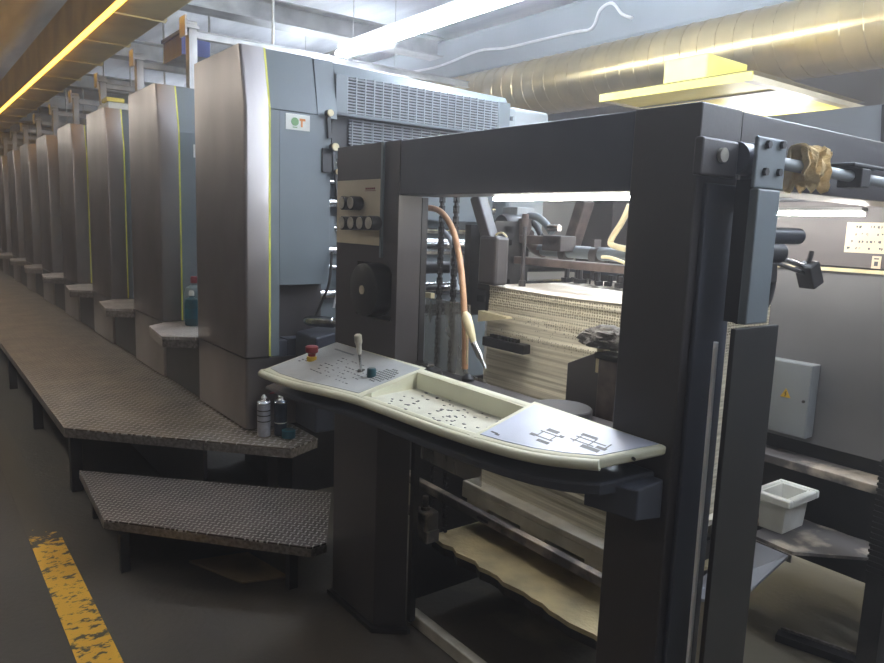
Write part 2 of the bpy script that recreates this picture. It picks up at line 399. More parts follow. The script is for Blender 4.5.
lm = MB().prism([(-3.655,1.735),(-3.655,1.97),(-3.46,1.97),(-3.40,1.90),(-3.40,1.735)], .45, lambda x, y: .975+.0*(x) if y < 1.75 else 1.01)
obj('bearing_cover', lm, 'darkb', t, bevel=.01)
lv = obj('roller_end', MB().lathe((-3.62,1.78,1.04),(-3.36,1.93,1.045),[(0,.02),(.1,.03),(.6,.03),(.62,.024),(1,.024)],20), 'chrome', t, smooth=True)
st = obj('sticker', MB().box(xf, xf+.002, 1.684, 1.825, 2.072, 2.155), 'white', t); st['label'] = 'white sticker with small orange and green symbols'
obj('symbol', MB().cyl((xf+.0015,1.737,2.115),(xf+.004,1.737,2.115),.022,16), 'green', st)
obj('symbol_bar', MB().box(xf+.002,xf+.0035,1.724,1.75,2.083,2.088), 'green', st)
obj('symbol', MB().box(xf+.002, xf+.0035, 1.772, 1.782, 2.09, 2.128).box(xf+.002, xf+.0035, 1.764, 1.798, 2.122, 2.134), 'orange', st)
obj('core', MB().box(x0, xf-.18, 1.955, 3.3, .44, 2.40), 'unit', t)
# top guard with grille, facing the feeder
gx = xf-.02
obj('top_guard', MB().hexa([(x0,1.995,2.40),(gx-.02,1.995,2.40),(gx-.02,3.30,2.40),(x0,3.30,2.40),(x0,1.995,2.472),(gx-.05,1.995,2.472),(gx-.05,3.30,2.445),(x0,3.30,2.445)]), 'unit', t, bevel=.006)
obj('guard_frame', MB().box(gx-.03,gx,1.995,2.07,2.19,2.405).box(gx-.03,gx,3.2,3.30,2.19,2.405).box(gx-.03,gx,1.995,3.30,2.185,2.20), 'unit', t, bevel=.002)
obj('guard_backing', MB().box(gx-.10, gx-.09, 2.02, 3.25, 2.0, 2.40), 'black', t)
g = MB()
for k in range(12): g.box(gx-.016, gx-.006, 2.07, 3.2, 2.206+k*.0165, 2.2125+k*.0165)
for k in range(20): y = 2.07+k*.0595; g.box(gx-.018, gx-.004, y-.004, y+.004, 2.20, 2.405)
obj('grille', g, 'unitlt', t)
g = MB()
for k in range(9): g.box(gx-.075, gx-.065, 2.12, 3.2, 2.04+k*.0165, 2.047+k*.0165)
for k in range(16): y = 2.14+k*.07; g.box(gx-.078, gx-.062, y-.003, y+.003, 2.03, 2.18)
obj('lower_grille', g, 'unitlt', t)
obj('drive_side_cover', MB().box(x0, gx-.05, 3.36, 3.72, 1.5, 2.40), 'unitlt', t, bevel=.03, seg=3)
obj('hinge_block', MB().box(gx-.12, gx-.02, 3.30, 3.36, 2.22, 2.30).box(gx-.12, gx-.02, 3.30, 3.36, 2.33, 2.38), 'unitlt', t)
# open bay seen past the column: shafts, levers, rollers
bay = MB()
for z, r in ((1.16,.03),(1.32,.018),(1.42,.026),(1.55,.02),(1.70,.03),(1.82,.018),(1.93,.022)):
    bay.cyl((xf-.15, 1.90, z), (xf-.15, 3.3, z), r, 14)
obj('roller_shaft', bay, 'chrome', t, smooth=True)
obj('bay_panel', MB().box(xf-.12, xf-.10, 2.08, 3.25, 1.62, 1.98).box(xf-.12,xf-.10,1.97,2.04,1.47,1.62).box(xf-.12, xf-.10, 2.1, 3.25, 1.2, 1.3), 'unit', t)
for k,(u, v, r) in enumerate(((330,113,.019),(335,147,.022),(338,172,.016))):
    p = PX(u, v, xf+.05); kb = obj('lever', MB().cyl((xf+.02, p.y, p.z), (xf+.05, p.y, p.z), r, 18).bar((xf+.01,p.y+.01,p.z),(xf+.01,p.y+.02,p.z-.13),.02,.02), 'black', t, smooth=True)
    obj('lever_knob', MB().cyl((xf+.05, p.y, p.z), (xf+.062, p.y, p.z), r*.95, 18), 'cream', kb, smooth=True)
obj('lever_plate', MB().box(xf-.005,xf+.012,1.90,1.955,1.86,1.99), 'black', t)
obj('bay_cable', MB().tube([(xf+.02,1.96,1.42),(xf+.05,1.93,1.25),(xf+.03,1.90,1.15),(xf+.02,1.86,1.05)], .008, 8), 'rubber', t, smooth=True)
obj('bay_cable', MB().tube([(xf+.02,2.02,1.40),(xf+.06,1.98,1.22),(xf+.03,1.97,1.10)], .006, 8), 'cable', t, smooth=True)

# second unit is the model for all the others
t2, x0, x1 = unit(1)
t2['label'] = 'second printing unit from the feeder, with small white sticker and blue green bottle beside it'
obj('end_panel', bent(x0, x1-.012, 1.594, 3.3, .445), 'unit', t2, bevel=.002)
sti = obj('sticker', MB().box(x1-.012, x1-.010, 1.69, 1.80, 2.0, 2.09), 'white', t2)
units = [t, t2]
for i in range(2, NU):
    c = copy_tree(t2); c.location.x = t2.location.x - (i-1)*PITCH
    for ch in list(c.children):
        if ch.name.startswith('sticker'): bpy.data.objects.remove(ch)
    c['label'] = ('third printing unit from the feeder, with a small yellow box on its top' if i == 2 else
                  '%s stainless clad printing unit counted back from the feeder along the walkway' % ordn[i])
    units.append(c)

# little chequer-plate steps between the units
def step_between(i):
    xc = X1-.775-(i+.0)*PITCH            # far edge of unit i
    xa, xb = xc-.764, xc                 # gap
    t = thing('foot_step', '', 'step', ((xa+xb)/2, 1.6, .445), 'small chequer plate steps between the printing units')
    poly = [(xa+.02,1.449),(xa+.14,1.32),(xa+.62,1.27),(xb-.02,1.449),(xb-.01,1.70),(xa+.01,1.70)]
    obj('tread', MB().prism(poly, .822, .84), 'plate2', t)
    obj('rim', MB().prism([(x, y if y > 1.44 else y+.003) for x, y in poly], .772, .8215), 'edge', t)
    obj('pedestal', MB().box(xa+.01, xb-.005, 1.47, 1.70, .445, .7715), 'black', t)
    return t
s0 = step_between(0)
s0['label'] = 'nearest small chequer plate step, holding the blue green bottle'
for i in range(1, NU-1):
    c = copy_tree(s0); c.location.x -= i*PITCH
    c['label'] = '%s small chequer plate step counted back from the feeder, between two printing units' % ordn[i]

# posts with cross rails over the gaps
def post_frame():
    x = -5.93+.0; y = 1.9
    t = thing('rail_frame', '', 'overhead rail', (x, y, 2.48), 'post and rail frames over the printing units')
    obj('post', MB().box(x-.045, x+.045, y-.012, y+.012, 2.48, 3.06).box(x-.045,x-.035,y,y+.05,2.48,3.06).box(x+.035,x+.045,y,y+.05,2.48,3.06), 'beam', t)
    obj('bracket', MB().box(x-.07, x+.07, y-.05, y+.06, 3.03, 3.05).box(x-.07, x+.07, y-.05, y-.035, 2.97, 3.12).cyl((x,y-.034,3.075),(x,y+.06,3.075),.022,12), 'beam', t)
    obj('rail', MB().box(x-.03, x+.03, y+.06, 4.7, 3.024, 3.03).box(x-.006, x+.006, y+.06, 4.7, 2.976, 3.024).box(x-.03,x+.03,y+.06,4.7,2.97,2.976), 'beam', t)
    obj('hanger_rod', MB().cyl((x, 2.6, 3.03), (x, 2.6, CZ), .012, 8), 'beam', t)
    return t
pf = post_frame(); pf['label'] = 'nearest post and cross rail frame, rising behind the nearest printing unit'
for i in range(1, 10):
    c = copy_tree(pf); c.location.x -= i*PITCH*1.005
    c['label'] = '%s post and cross rail frame counted back from the feeder' % ordn[i]
# long rail carried by the frames
tag(obj('hoist_rail', MB().box(-21, -5.2, 3.30, 3.36, 3.031, 3.12).box(-21, -5.2, 3.27, 3.39, 3.12, 3.13), 'beam'), 'long galvanised hoist rail running lengthwise over the row of units', 'overhead rail')
# blue crate on the rails
t = thing('crate', 'blue plastic crate lying on the overhead rails behind the nearest unit', 'crate', (-7.22, 2.3, 3.031))
obj('body', MB().box(-7.5,-6.95,2.16,2.42,3.031,3.036).box(-7.5,-7.485,2.16,2.42,3.036,3.26).box(-6.965,-6.95,2.16,2.42,3.036,3.26).box(-7.485,-6.965,2.16,2.175,3.036,3.26).box(-7.485,-6.965,2.405,2.42,3.036,3.26), 'blue', t)
obj('rim', MB().box(-7.52,-6.93,2.14,2.159,3.23,3.26).box(-7.52,-6.93,2.421,2.44,3.23,3.26).box(-6.949,-6.93,2.16,2.42,3.23,3.26).box(-7.52,-7.501,2.16,2.42,3.23,3.26), 'blue', t)
obj('shelf_board', MB().box(-7.6,-6.85,2.14,2.44,3.0305,3.0309), 'beam', t)
# carton on the third unit
t = thing('carton', 'small open carton with yellow flap lying on top of third unit', 'box', (-7.0,1.6,2.48))
obj('body', MB().box(-7.28,-6.86,1.50,1.78,2.48,2.54), 'white', t, bevel=.004)
obj('flap', MB().box(-7.05,-6.85,1.488,1.63,2.541,2.575), 'hood', t)
# bottles on the nearest small step
def bottle(name, x, y, z, s, mbody, mcap, label):
    t = thing(name, label, 'bottle', (x,y,z))
    obj('body', MB().lathe((x,y,z),(x,y,z+s),[(0,.18*s),(.04,.20*s),(.66,.20*s),(.76,.17*s),(.82,.065*s),(.86,.06*s)],24), mbody, t, smooth=True)
    obj('cap', MB().lathe((x,y,z+.86*s),(x,y,z+s),[(0,.075*s),(.7,.075*s),(1,.06*s)],16), mcap, t, smooth=True)
    obj('label_band', MB().lathe((x,y,z+.2*s),(x,y,z+.5*s),[(0,.203*s),(1,.203*s)],24), M_['teal'], t, smooth=True)
    return t
bottle('spray_bottle', -5.09, 1.64, .841, .33, 'clearb', 'red', 'tall pale bottle with red cap, standing behind the teal bottle on the nearest small step')
bottle('bottle', -4.98, 1.585, .841, .24, 'tealD', 'white', 'squat teal bottle with white cap at the front of the nearest small step')

# ------------------------------------------------------------------ walkway platform
t = thing('walkway_platform', 'long raised chequer plate walkway running beside the printing units', 'walkway platform', (-6.5, 1.1, 0))
pp = [(-21,.645),(-4.21,.645),(-3.27,1.535),(-3.36,1.73),(-21,1.73)]
obj('deck', MB().prism(pp, .427, .435), 'platew', t)
obj('rim', MB().bar((-21,.648,.405),(-4.21,.648,.405),.006,.043).bar((-4.21,.648,.405),(-3.274,1.535,.405),.006,.043).bar((-3.274,1.535,.405),(-3.365,1.728,.405),.006,.043), 'edge', t)
obj('frame', MB().box(-20.9,-4.3,.70,.74,.36,.425).box(-20.9,-3.7,1.60,1.64,.36,.425), 'black', t)
for k in range(11):
    x = -4.42-k*1.45
    obj('leg', MB().box(x-.03,x+.03,.70,.76,0,.36), 'black', t)
obj('leg', MB().box(-3.55,-3.49,1.50,1.56,0,.425), 'black', t)
obj('skirt', MB().box(-20.9,-3.62,1.20,1.22,0,.42), 'black', t)
# lower step
t = thing('access_step', 'low chequer plate step in front of the walkway corner beside charcoal column', 'step', (-3.2,1.1,0))
sp = [(-4.06,.685),(-3.325,.652),(-2.58,1.30),(-2.585,1.375),(-3.09,1.67)]
obj('tread', MB().prism(sp, .227, .235), 'plate', t)
rm = MB()
for a, b in zip(sp[:3], sp[1:4]):
    rm.bar((a[0], a[1]+.002, .209), (b[0], b[1]+.002, .209), .006, .036)
obj('rim', rm, 'edge', t)
obj('frame', MB().box(-3.95,-3.30,.72,.75,.18,.226).bar((-3.25,.78,.203),(-2.66,1.31,.203),.03,.045), 'black', t)
for x, y in ((-3.262,.72),(-3.95,.74),(-2.72,1.28),(-3.1,1.58)):
    obj('leg', MB().box(x-.02,x+.02,y-.02,y+.02,0,.226 if y > 1 else .18), 'black', t)
tag(obj('cardboard_sheet', MB().prism([(-3.18,.98),(-2.86,1.11),(-2.80,1.30),(-3.12,1.24)], .002, .012), 'card'), 'flattened brown cardboard lying on floor under the low step', 'cardboard')

# cans at the corner of the walkway
def can(x, y, h, r, m1, label, band):
    z = .4355
    t = thing('spray_can', label, 'spray can', (x,y,z), 'spray cans on the walkway corner')
    obj('body', MB().lathe((x,y,z),(x,y,z+h),[(0,r*.94),(.02,r),(.80,r),(.82,r*1.04),(.84,r*.95),(.90,r*.55)],28), m1, t, smooth=True)
    obj('shoulder', MB().lathe((x,y,z+.80*h),(x,y,z+.92*h),[(0,r*1.06),(.15,r*1.06),(.3,r*.95),(.8,r*.62),(1,r*.58)],28), 'chrome', t, smooth=True)
    obj('nozzle', MB().lathe((x,y,z+.92*h),(x,y,z+h),[(0,r*.40),(.4,r*.40),(.5,r*.25),(1,r*.22)],16), 'white', t, smooth=True)
    for zz in band:
        obj('print_band', MB().lathe((x,y,z+zz*h),(x,y,z+(zz+.025)*h),[(0,r*1.012),(1,r*1.012)],28), 'black' if m1 == 'canw' else 'white', t, smooth=True)
    return t
can(-3.55,1.505,.225,.0345,'canw','silver grey spray can, left one of two on the walkway corner',(.36,.5,.62))
c2 = can(-3.525,1.590,.225,.0345,'cand','dark spray can with red straw, right one of two on the walkway corner',(.30,))
obj('straw', MB().cyl((-3.52,1.525,.672),(-3.515,1.665,.676),.003,8), 'red', c2)
t = thing('cap', 'round teal plastic cap lying in front of the dark spray can', 'cap', (-3.445,1.600,.4355))
obj('shell', MB().lathe((-3.445,1.600,.4355),(-3.445,1.600,.482),[(0,.030),(.1,.036),(.75,.036),(.95,.036),(1,.032)],28), 'teal', t, smooth=True)
obj('top_disc', MB().cyl((-3.445,1.600,.482),(-3.445,1.600,.4835),.028,24), 'tealD', t, smooth=True)

# ------------------------------------------------------------------ feeder frame
t = thing('sheet_feeder', 'charcoal portal frame of the sheet feeder with four columns and top beams', 'press feeder frame', (-1.77, 2.15, 0))
FX0, FX1, FY0, FY1, FZ = -2.577, -.95, 1.40, 2.95, 1.881
cm = MB()
# upper left column with a square pocket for the hand wheel
for a in ((-2.577,-2.41,1.0,FZ), (-2.165,-2.13,1.0,FZ), (-2.41,-2.165,1.0,1.243), (-2.41,-2.165,1.447,FZ)):
    cm.box(a[0], a[1], 1.402, 1.50, a[2], a[3])
cm.box(-2.41,-2.165,1.475,1.50,1.243,1.447)
obj('column', cm, 'dark', t)
obj('column', MB().prism([(-2.577,1.402),(-2.235,1.402),(-2.155,1.50),(-2.577,1.50)], 0.02, .9995), 'dark', t, bevel=.004)
obj('foot_plate', MB().prism([(-2.59,1.385),(-2.22,1.385),(-2.135,1.495),(-2.135,1.51),(-2.59,1.51)], 0, .0195), 'black', t)
obj('column', MB().box(-1.13,-.95,1.40,1.56,0,FZ), 'dark', t, bevel=.004)
obj('column_cladding', MB().box(-.9495,-.938,1.428,1.56,0,1.71), 'darkb', t, bevel=.003)
obj('column', MB().box(-1.02,-.95,2.88,FY1,0,FZ), 'dark', t, bevel=.004)
obj('column', MB().box(-2.577,-2.35,FY1-.15,FY1,0,FZ), 'dark', t, bevel=.004)
obj('beam', MB().box(-2.1295,-1.1305,1.404,1.56,1.693,FZ-.001), 'darkb', t, bevel=.004)
obj('beam', MB().box(-2.3495,-1.0205,FY1-.12,FY1,1.74,FZ-.001), 'darkb', t, bevel=.004)
obj('beam', MB().box(-1.12,-.952,1.5605,2.8295,1.711,FZ-.001), 'dark', t, bevel=.004)
obj('beam', MB().box(-2.575,-2.40,1.5005,FY1-.1505,1.74,FZ-.001), 'dark', t, bevel=.004)
obj('cross_shelf', MB().box(-2.1295,-1.131,1.42,1.60,.975,1.058), 'dark', t, bevel=.006)
# control plate with knurled knobs
cp = obj('control_plate', MB().box(-2.565,-2.243,1.395,1.4015,1.512,1.752), 'beige', t, bevel=.001); cp['label'] = 'beige plate with knurled knobs'
obj('side_trim', MB().box(-2.238,-2.226,1.392,1.4015,1.47,FZ), 'unit', t)
for u, v in ((344,203),(353,203),(344,223),(353,223),(362,223),(371,223)):
    p = PY(u, v, 1.36)
    k = obj('knob', MB().lathe((p.x, 1.3945, p.z), (p.x, 1.350, p.z), [(0,.022),(.15,.026),(.95,.026),(1,.023)], 28), 'black', t, smooth=True)
    obj('knob_face', MB().cyl((p.x, 1.3495, p.z), (p.x, 1.347, p.z), .0215, 24), 'knob', k, smooth=True)
nm = MB()
for k in range(5): nm.box(-2.345+k*.014, -2.335+k*.014, 1.3935, 1.3945, 1.715, 1.722)
nm.box(-2.35,-2.275,1.3935,1.3945,1.7095,1.7115)
obj('nameplate_text', nm, 'red', cp)
# hand wheel
wx, wz = -2.315, 1.345
hw = obj('handwheel', MB().lathe((wx,1.455,wz),(wx,1.37,wz),[(0,.095),(.15,.1),(.85,.1),(.96,.099),(1,.093)],48), 'rubber', t, smooth=True)
obj('hub', MB().cyl((wx,1.3695,wz),(wx,1.366,wz),.0165,24), 'beige', hw, smooth=True)
obj('axle', MB().cyl((wx,1.4745,wz),(wx,1.4555,wz),.03,16), 'black', hw)
# sensor sitting on the shelf by the column
obj('limit_switch', MB().lathe((-2.06,1.50,1.0585),(-2.06,1.50,1.09),[(0,.055),(.6,.05),(1,.02)],24), 'black', t, smooth=True)
obj('switch_cap', MB().box(-2.10,-2.02,1.47,1.50,1.0915,1.105), 'chrome', t, bevel=.004)
obj('inner_rail', MB().box(-2.155,-2.132,1.505,1.53,.05,1.69), 'black', t)
# lamps under the beams
for nmx, y0, a, b, z in (('lamp',1.60,-1.85,-1.14,1.688),('lamp',2.68,-1.95,-1.14,1.683)):
    h = obj('lamp_housing', MB().box(a-.04,b,y0-.025,y0+.025,z+.012,z+.024), 'beam', t)
    obj('lamp_tube', MB().cyl((a,y0,z),(b,y0,z),.0055,12), 'tubei', h)
# bracket, bearing and bolted plate on the near column
obj('bracket_block', MB().box(-.9375,-.915,1.362,1.50,1.722,1.802), 'dark', t, bevel=.005)
obj('shaft_end', MB().cyl((-.915,1.432,1.768),(-.906,1.432,1.768),.0155,24), 'knob', t, smooth=True)
obj('bearing', MB().cyl((-.925,1.5005,1.768),(-.925,1.548,1.768),.036,28), 'darkb', t, smooth=True)
bp = obj('bolted_plate', MB().box(-.9375,-.860,1.5485,1.578,1.665,1.805).box(-.8595,-.850,1.462,1.582,1.700,1.808), 'unit', t, bevel=.004)
for y, z in ((1.498,1.792),(1.556,1.796),(1.496,1.735),(1.552,1.737)):
    obj('bolt', MB().cyl((-.8495,y,z),(-.842,y,z),.009,6), 'black', bp)
obj('guide_post', MB().box(-.872,-.850,1.483,1.574,1.402,1.6995), 'unit', t, bevel=.004)
obj('guide_post_edge', MB().box(-.915,-.8725,1.50,1.556,1.402,1.72), 'black', t)
obj('guard_board', MB().box(-.862,-.850,1.445,1.628,.0,1.395), 'rubber', t, bevel=.002)
obj('cross_shaft', MB().cyl((-.87,1.5825,1.762),(-.87,2.85,1.738),.014,20), 'unitlt', t, smooth=True)
obj('shaft_clamp', MB().box(-.90,-.84,1.935,1.985,1.728,1.775).box(-.90,-.84,1.89,2.06,1.776,1.786), 'black', t, bevel=.003)
obj('shaft_bearing', MB().box(-.9495,-.84,2.851,2.90,1.69,1.78), 'darkb', t)
obj('cord', MB().cyl((-.895,1.462,0),(-.895,1.447,1.36),.0055,10), 'cable', t)['label'] = 'white cord hanging in the slit beside the board'

# rag over the cross shaft
def rag(name, mat_, c, w, l, label, seed, peaks=3):
    random.seed(seed)
    m = MB(); n1, n2 = 22, 26; G = {}
    for i in range(n1+1):
        for j in range(n2+1):
            s = (i/n1-.5)*w; q = (j/n2-.5)*2          # q across the shaft
            r = .022
            arc = q*l
            if abs(arc) < r*1.57: x = r*math.sin(arc/r); z = r*math.cos(arc/r)
            else: x = math.copysign(r, arc); z = -(abs(arc)-r*1.57)
            fold = .010*math.sin(i*.95+seed)*(.3+abs(q)) + .006*math.sin(i*2.3+j*.4)
            x += fold + .004*math.sin(j*.9+i); z += .004*math.sin(i*1.7)+(0 if z > 0 else .02*math.sin(i*.6+(1 if q > 0 else 3)))
            s2 = s*(1-.35*max(0,-z)/l)
            G[i,j] = m.b.verts.new((c[0]+x, c[1]+s2, c[2]+z))
    for i in range(n1):
        for j in range(n2): m.b.faces.new((G[i,j],G[i+1,j],G[i+1,j+1],G[i,j+1]))
    o = obj(name, m, mat_, smooth=True, origin=c)
    sd = o.modifiers.new('solid','SOLIDIFY'); sd.thickness = .004
    return tag(o, label, 'cloth')
rag('rag', 'rag', (-.87,1.725,1.787), .115, .098, 'crumpled ochre rag draped over the cross shaft of the feeder frame', 3)

# ------------------------------------------------------------------ control desk
DZ = lambda y: 1.111 + .288*(y-1.4)
t = thing('control_desk', 'cream bow fronted control desk spanning between the two charcoal columns', 'control desk', (-1.8,1.3,.95))
front = [(-2.575,1.082),(-2.45,1.085),(-2.30,1.098),(-2.14,1.125),(-1.98,1.148),(-1.78,1.158),(-1.58,1.166),(-1.44,1.176),(-1.31,1.190),(-1.22,1.206),(-1.14,1.230),(-1.05,1.268)]
back = [(-.962,1.398),(-2.555,1.398)]
def inset(d): return [(-2.575+d,1.082+d)] + [(x, y+d) for x, y in front[1:-1]] + [(-1.05-d,1.268+d),(-.962-d*1.4,1.398-d*.2),(-2.555+d,1.398-d*.2)]
# rim as a ring around the sunk tray: left field, right field, front lip, back lip
TX0, TX1, TYB = -1.945, -1.405, 1.372
def fy(x):
    for (xa, ya), (xb, yb) in zip(front, front[1:]):
        if xa <= x <= xb: return ya+(yb-ya)*(x-xa)/(xb-xa)
    return front[-1][1]
zl = lambda d: (lambda x, y: DZ(y)-d)
TH = .026
xs = [x for x, y in front if x < TX0] + [TX0]
left = [(x, fy(x)) for x in xs] + [(TX0,1.398),(-2.555,1.398)]
xs = [TX1] + [x for x, y in front if x > TX1]
right = [(x, fy(x)) for x in xs] + [(-.962,1.398),(TX1,1.398)]
mid = [TX0] + [x for x, y in front if TX0 < x < TX1] + [TX1]
lip = [(x, fy(x)) for x in mid] + [(x, fy(x)+.022) for x in mid[::-1]]
def sect(poly): return MB().prism(poly, zl(TH), zl(0))
body = MB()
body.prism(left, zl(TH), zl(0)); body.prism(right, zl(TH), zl(0)); body.prism(lip, zl(TH), zl(0))
body.prism([(TX0,TYB),(TX1,TYB),(TX1,1.398),(TX0,1.398)], zl(TH), zl(0))
bmesh.ops.remove_doubles(body.b, verts=body.b.verts, dist=.0003)
obj('top', body, 'desk', t, bevel=.008, seg=3)
# rounded front nose
nose = MB().tube([(x, y-.001, DZ(y)-.0145) for x, y in [(-2.562,1.10)]+front], .0135, 12, 3)
obj('front_nose', nose, 'desk', t, smooth=True)
obj('underbody', MB().prism([(x, y+.015) for x, y in front[:-1]]+[(-1.06,1.285),(-.99,1.398),(-2.54,1.398)], lambda x, y: DZ(y)-.085-.10*(y-1.1), lambda x, y: DZ(y)-TH-.045), 'darkb', t, bevel=.006)
# tray floor: nearly level, deep at the back
tf = MB()
fr = [(x, fy(x)+.0225) for x in mid]
tf.prism(fr+[(TX1,TYB-.001),(TX0,TYB-.001)], lambda x, y: DZ(1.19)-.034+.06*(y-1.17), lambda x, y: DZ(1.19)-.016+.06*(y-1.17))
obj('tray', tf, 'tray', t)
tw = MB()
def wall(a, b):
    lo = lambda y: DZ(1.19)-.022+.06*(y-1.17)
    pa, pb = Vector(a), Vector(b); d = (pb-pa).normalized(); n = Vector((-d.y, d.x))*.002
    q = [pa-n, pb-n, pb+n, pa+n]
    tw.hexa([(p.x, p.y, lo(p.y)) for p in q]+[(p.x, p.y, DZ(p.y)-.0005) for p in q])
wall((TX0+.003,fy(TX0)+.04),(TX0+.003,TYB)); wall((TX1-.003,fy(TX1)+.04),(TX1-.003,TYB)); wall((TX0,TYB-.002),(TX1,TYB-.002))
obj('tray_wall', tw, 'desk', t)
# crumbs and specks in the tray
random.seed(11); sp_ = MB()
for k in range(70):
    x = random.uniform(TX0+.06, TX1-.04); y = random.uniform(fy(x)+.03, 1.36); z = DZ(1.19)-.016+.06*(y-1.17)
    s = random.uniform(.0015,.0035); sp_.box(x-s*1.6,x+s*1.6,y-s,y+s,z,z+.0015)
cr = obj('tray_speck', sp_, 'mark', t); cr['kind'] = 'stuff'
# foils
fl = [(-2.542,1.390),(-2.552,1.108)]+[(x, fy(x)+.017) for x in (-2.45,-2.3,-2.14,-1.98)]+[(-1.955,1.390)]
pl = obj('left_keypad', MB().prism(fl, zl(0), zl(-.0015)), 'sheetL', t); pl['label'] = 'grey keypad foil with rows of symbols'
frp = [(TX1+.008,1.390)]+[(x, fy(x)+.015) for x in (TX1+.008,-1.31,-1.22,-1.14,-1.062)]+[(-.982,1.390)]
prr = obj('right_keypad', MB().prism(frp, zl(0), zl(-.0015)), 'sheetR', t); prr['label'] = 'bluish white keypad foil'
def onpad(m, x, y, w, h, lift=.002, th=.0008):
    zz = DZ(y)+lift
    m.hexa([(x-w,y-h,DZ(y-h)+lift-th),(x+w,y-h,DZ(y-h)+lift-th),(x+w,y+h,DZ(y+h)+lift-th),(x-w,y+h,DZ(y+h)+lift-th),
            (x-w,y-h,DZ(y-h)+lift),(x+w,y-h,DZ(y-h)+lift),(x+w,y+h,DZ(y+h)+lift),(x-w,y+h,DZ(y+h)+lift)])
km = MB(); random.seed(5)
for r_ in range(7):
    for c_ in range(12):
        if random.random() < .32: continue
        x = -2.36+c_*.024; y = 1.185+r_*.020
        onpad(km, x, y, random.choice((.003,.007,.009)), .0018)
for x, y in ((-2.50,1.22),(-2.49,1.235),(-2.47,1.22),(-2.5,1.205)): onpad(km, x, y, .007, .003)
obj('symbols', km, 'mark', pl)
ps = MB()
for r_ in range(9):
    for c_ in range(9):
        if (r_-4)**2+(c_-4)**2 > 19: continue
        onpad(ps, -2.075+c_*.0115, 1.245+r_*.0115, .0034, .0034)
obj('speaker_holes', ps, 'rubber', pl)
sl_ = MB(); onpad(sl_, -2.40, 1.345, .075, .004); obj('slot', sl_, 'unit', pl)
rm_ = MB()
for (x, y, w, h) in ((-1.275,1.262,.026,.0015),(-1.275,1.286,.026,.0015),(-1.301,1.274,.0015,.012),(-1.249,1.274,.0015,.012),(-1.278,1.300,.016,.005),(-1.26,1.248,.016,.004),
                     (-1.315,1.262,.008,.004),(-1.235,1.290,.006,.004),(-1.165,1.295,.03,.0015),(-1.15,1.312,.038,.0015),(-1.19,1.304,.0015,.014),(-1.14,1.304,.0015,.018),(-1.125,1.284,.022,.005),(-1.17,1.327,.02,.004),(-1.10,1.298,.012,.004),(-1.09,1.312,.0015,.010),(-1.37,1.215,.010,.002),(-1.355,1.212,.006,.0025)):
    onpad(rm_, x*.9-.09 if x > -1.33 else x, y+.006, w*1.25, h*1.2)
obj('symbols', rm_, 'mark', prr)
# stop button, lever, cap
def onz(y): return DZ(y)+.002
x, y = -2.455, 1.235
sb = obj('stop_button_base', MB().cyl((x,y,onz(y)-.004),(x,y,onz(y)+.014),.019,24), 'yellow', t, smooth=True)
obj('stop_button', MB().lathe((x,y,onz(y)+.0145),(x,y,onz(y)+.055),[(0,.014),(.25,.015),(.4,.024),(.9,.025),(1,.020)],24), 'red', sb, smooth=True)
x, y = -2.15, 1.275
lv = obj('lever', MB().lathe((x,y,onz(y)-.004),(x+.004,y-.018,onz(y)+.115),[(0,.016),(.05,.014),(.06,.005),(1,.005)],16), 'chrome', t, smooth=True)
obj('lever_grip', MB().lathe((x+.002,y-.010,onz(y)+.06),(x+.005,y-.020,onz(y)+.132),[(0,.006),(.1,.009),(.45,.010),(.6,.0135),(.95,.013),(1,.009)],16), 'knob', lv, smooth=True)
x, y = -2.065, 1.265
obj('rotary_switch', MB().lathe((x,y,onz(y)-.004),(x,y,onz(y)+.028),[(0,.015),(.1,.0165),(.9,.0155),(1,.013)],20), 'tealD', t, smooth=True)
obj('end_screw', MB().cyl((-1.008,1.332,DZ(1.33)-.014),(-1.0,1.327,DZ(1.33)-.014),.004,10), 'black', t)
obj('mounting_arm', MB().prism([(-1.12,1.30),(-.985,1.33),(-.965,1.398),(-1.13,1.398)], .93, lambda x, y: DZ(y)-.085), 'darkb', t, bevel=.004)

# ------------------------------------------------------------------ paper pile, pallet, pile table
def pile():
    m = MB(); X0p, X1p, Y0p, Y1p, Z0p, Z1p = -2.15, -1.42, 1.85, 2.64, .56, 1.365
    nx, nz = 44, 70; G = {}
    random.seed(3)
    jit = [random.uniform(-1,1) for _ in range(nz+1)]
    for i in range(nx+1):
        for k in range(nz+1):
            s = i/nx; h = k/nz; z = Z0p+(Z1p-Z0p)*h
            z += -.006*math.sin(s*math.pi)*h*h
            x = X0p+(X1p-X0p)*s
            y = Y0p+.0016*jit[k]+.004*math.sin(h*21+1.5*s)+.003*math.sin(h*9)
            G[i,k] = m.b.verts.new((x, y, z))
    for i in range(nx):
        for k in range(nz): m.b.faces.new((G[i,k],G[i+1,k],G[i+1,k+1],G[i,k+1]))
    # ends, back
    for i in (0, nx):
        B = [m.b.verts.new((G[i,k].co.x, Y1p, G[i,k].co.z)) for k in range(nz+1)]
        for k in range(nz): m.b.faces.new((G[i,k],G[i,k+1],B[k+1],B[k]))
    return m, G, nx, nz
pm, G, nx, nz = pile()
topz = [(G[i,nz].co.copy()) for i in range(nx+1)]
t = thing('paper_pile', 'tall pile of cream white printing sheets standing on pallet inside feeder', 'paper pile', (-1.78,2.3,.56))
obj('sheet_edges', pm, 'paperS', t)
tm = MB()
A = [tm.b.verts.new((p.x, p.y-.003, p.z)) for p in topz]; B = [tm.b.verts.new((p.x, 2.64, p.z)) for p in topz]
A2 = [tm.b.verts.new((p.x, p.y-.003, p.z+.003)) for p in topz]; B2 = [tm.b.verts.new((p.x, 2.64, p.z+.003)) for p in topz]
n = len(A)
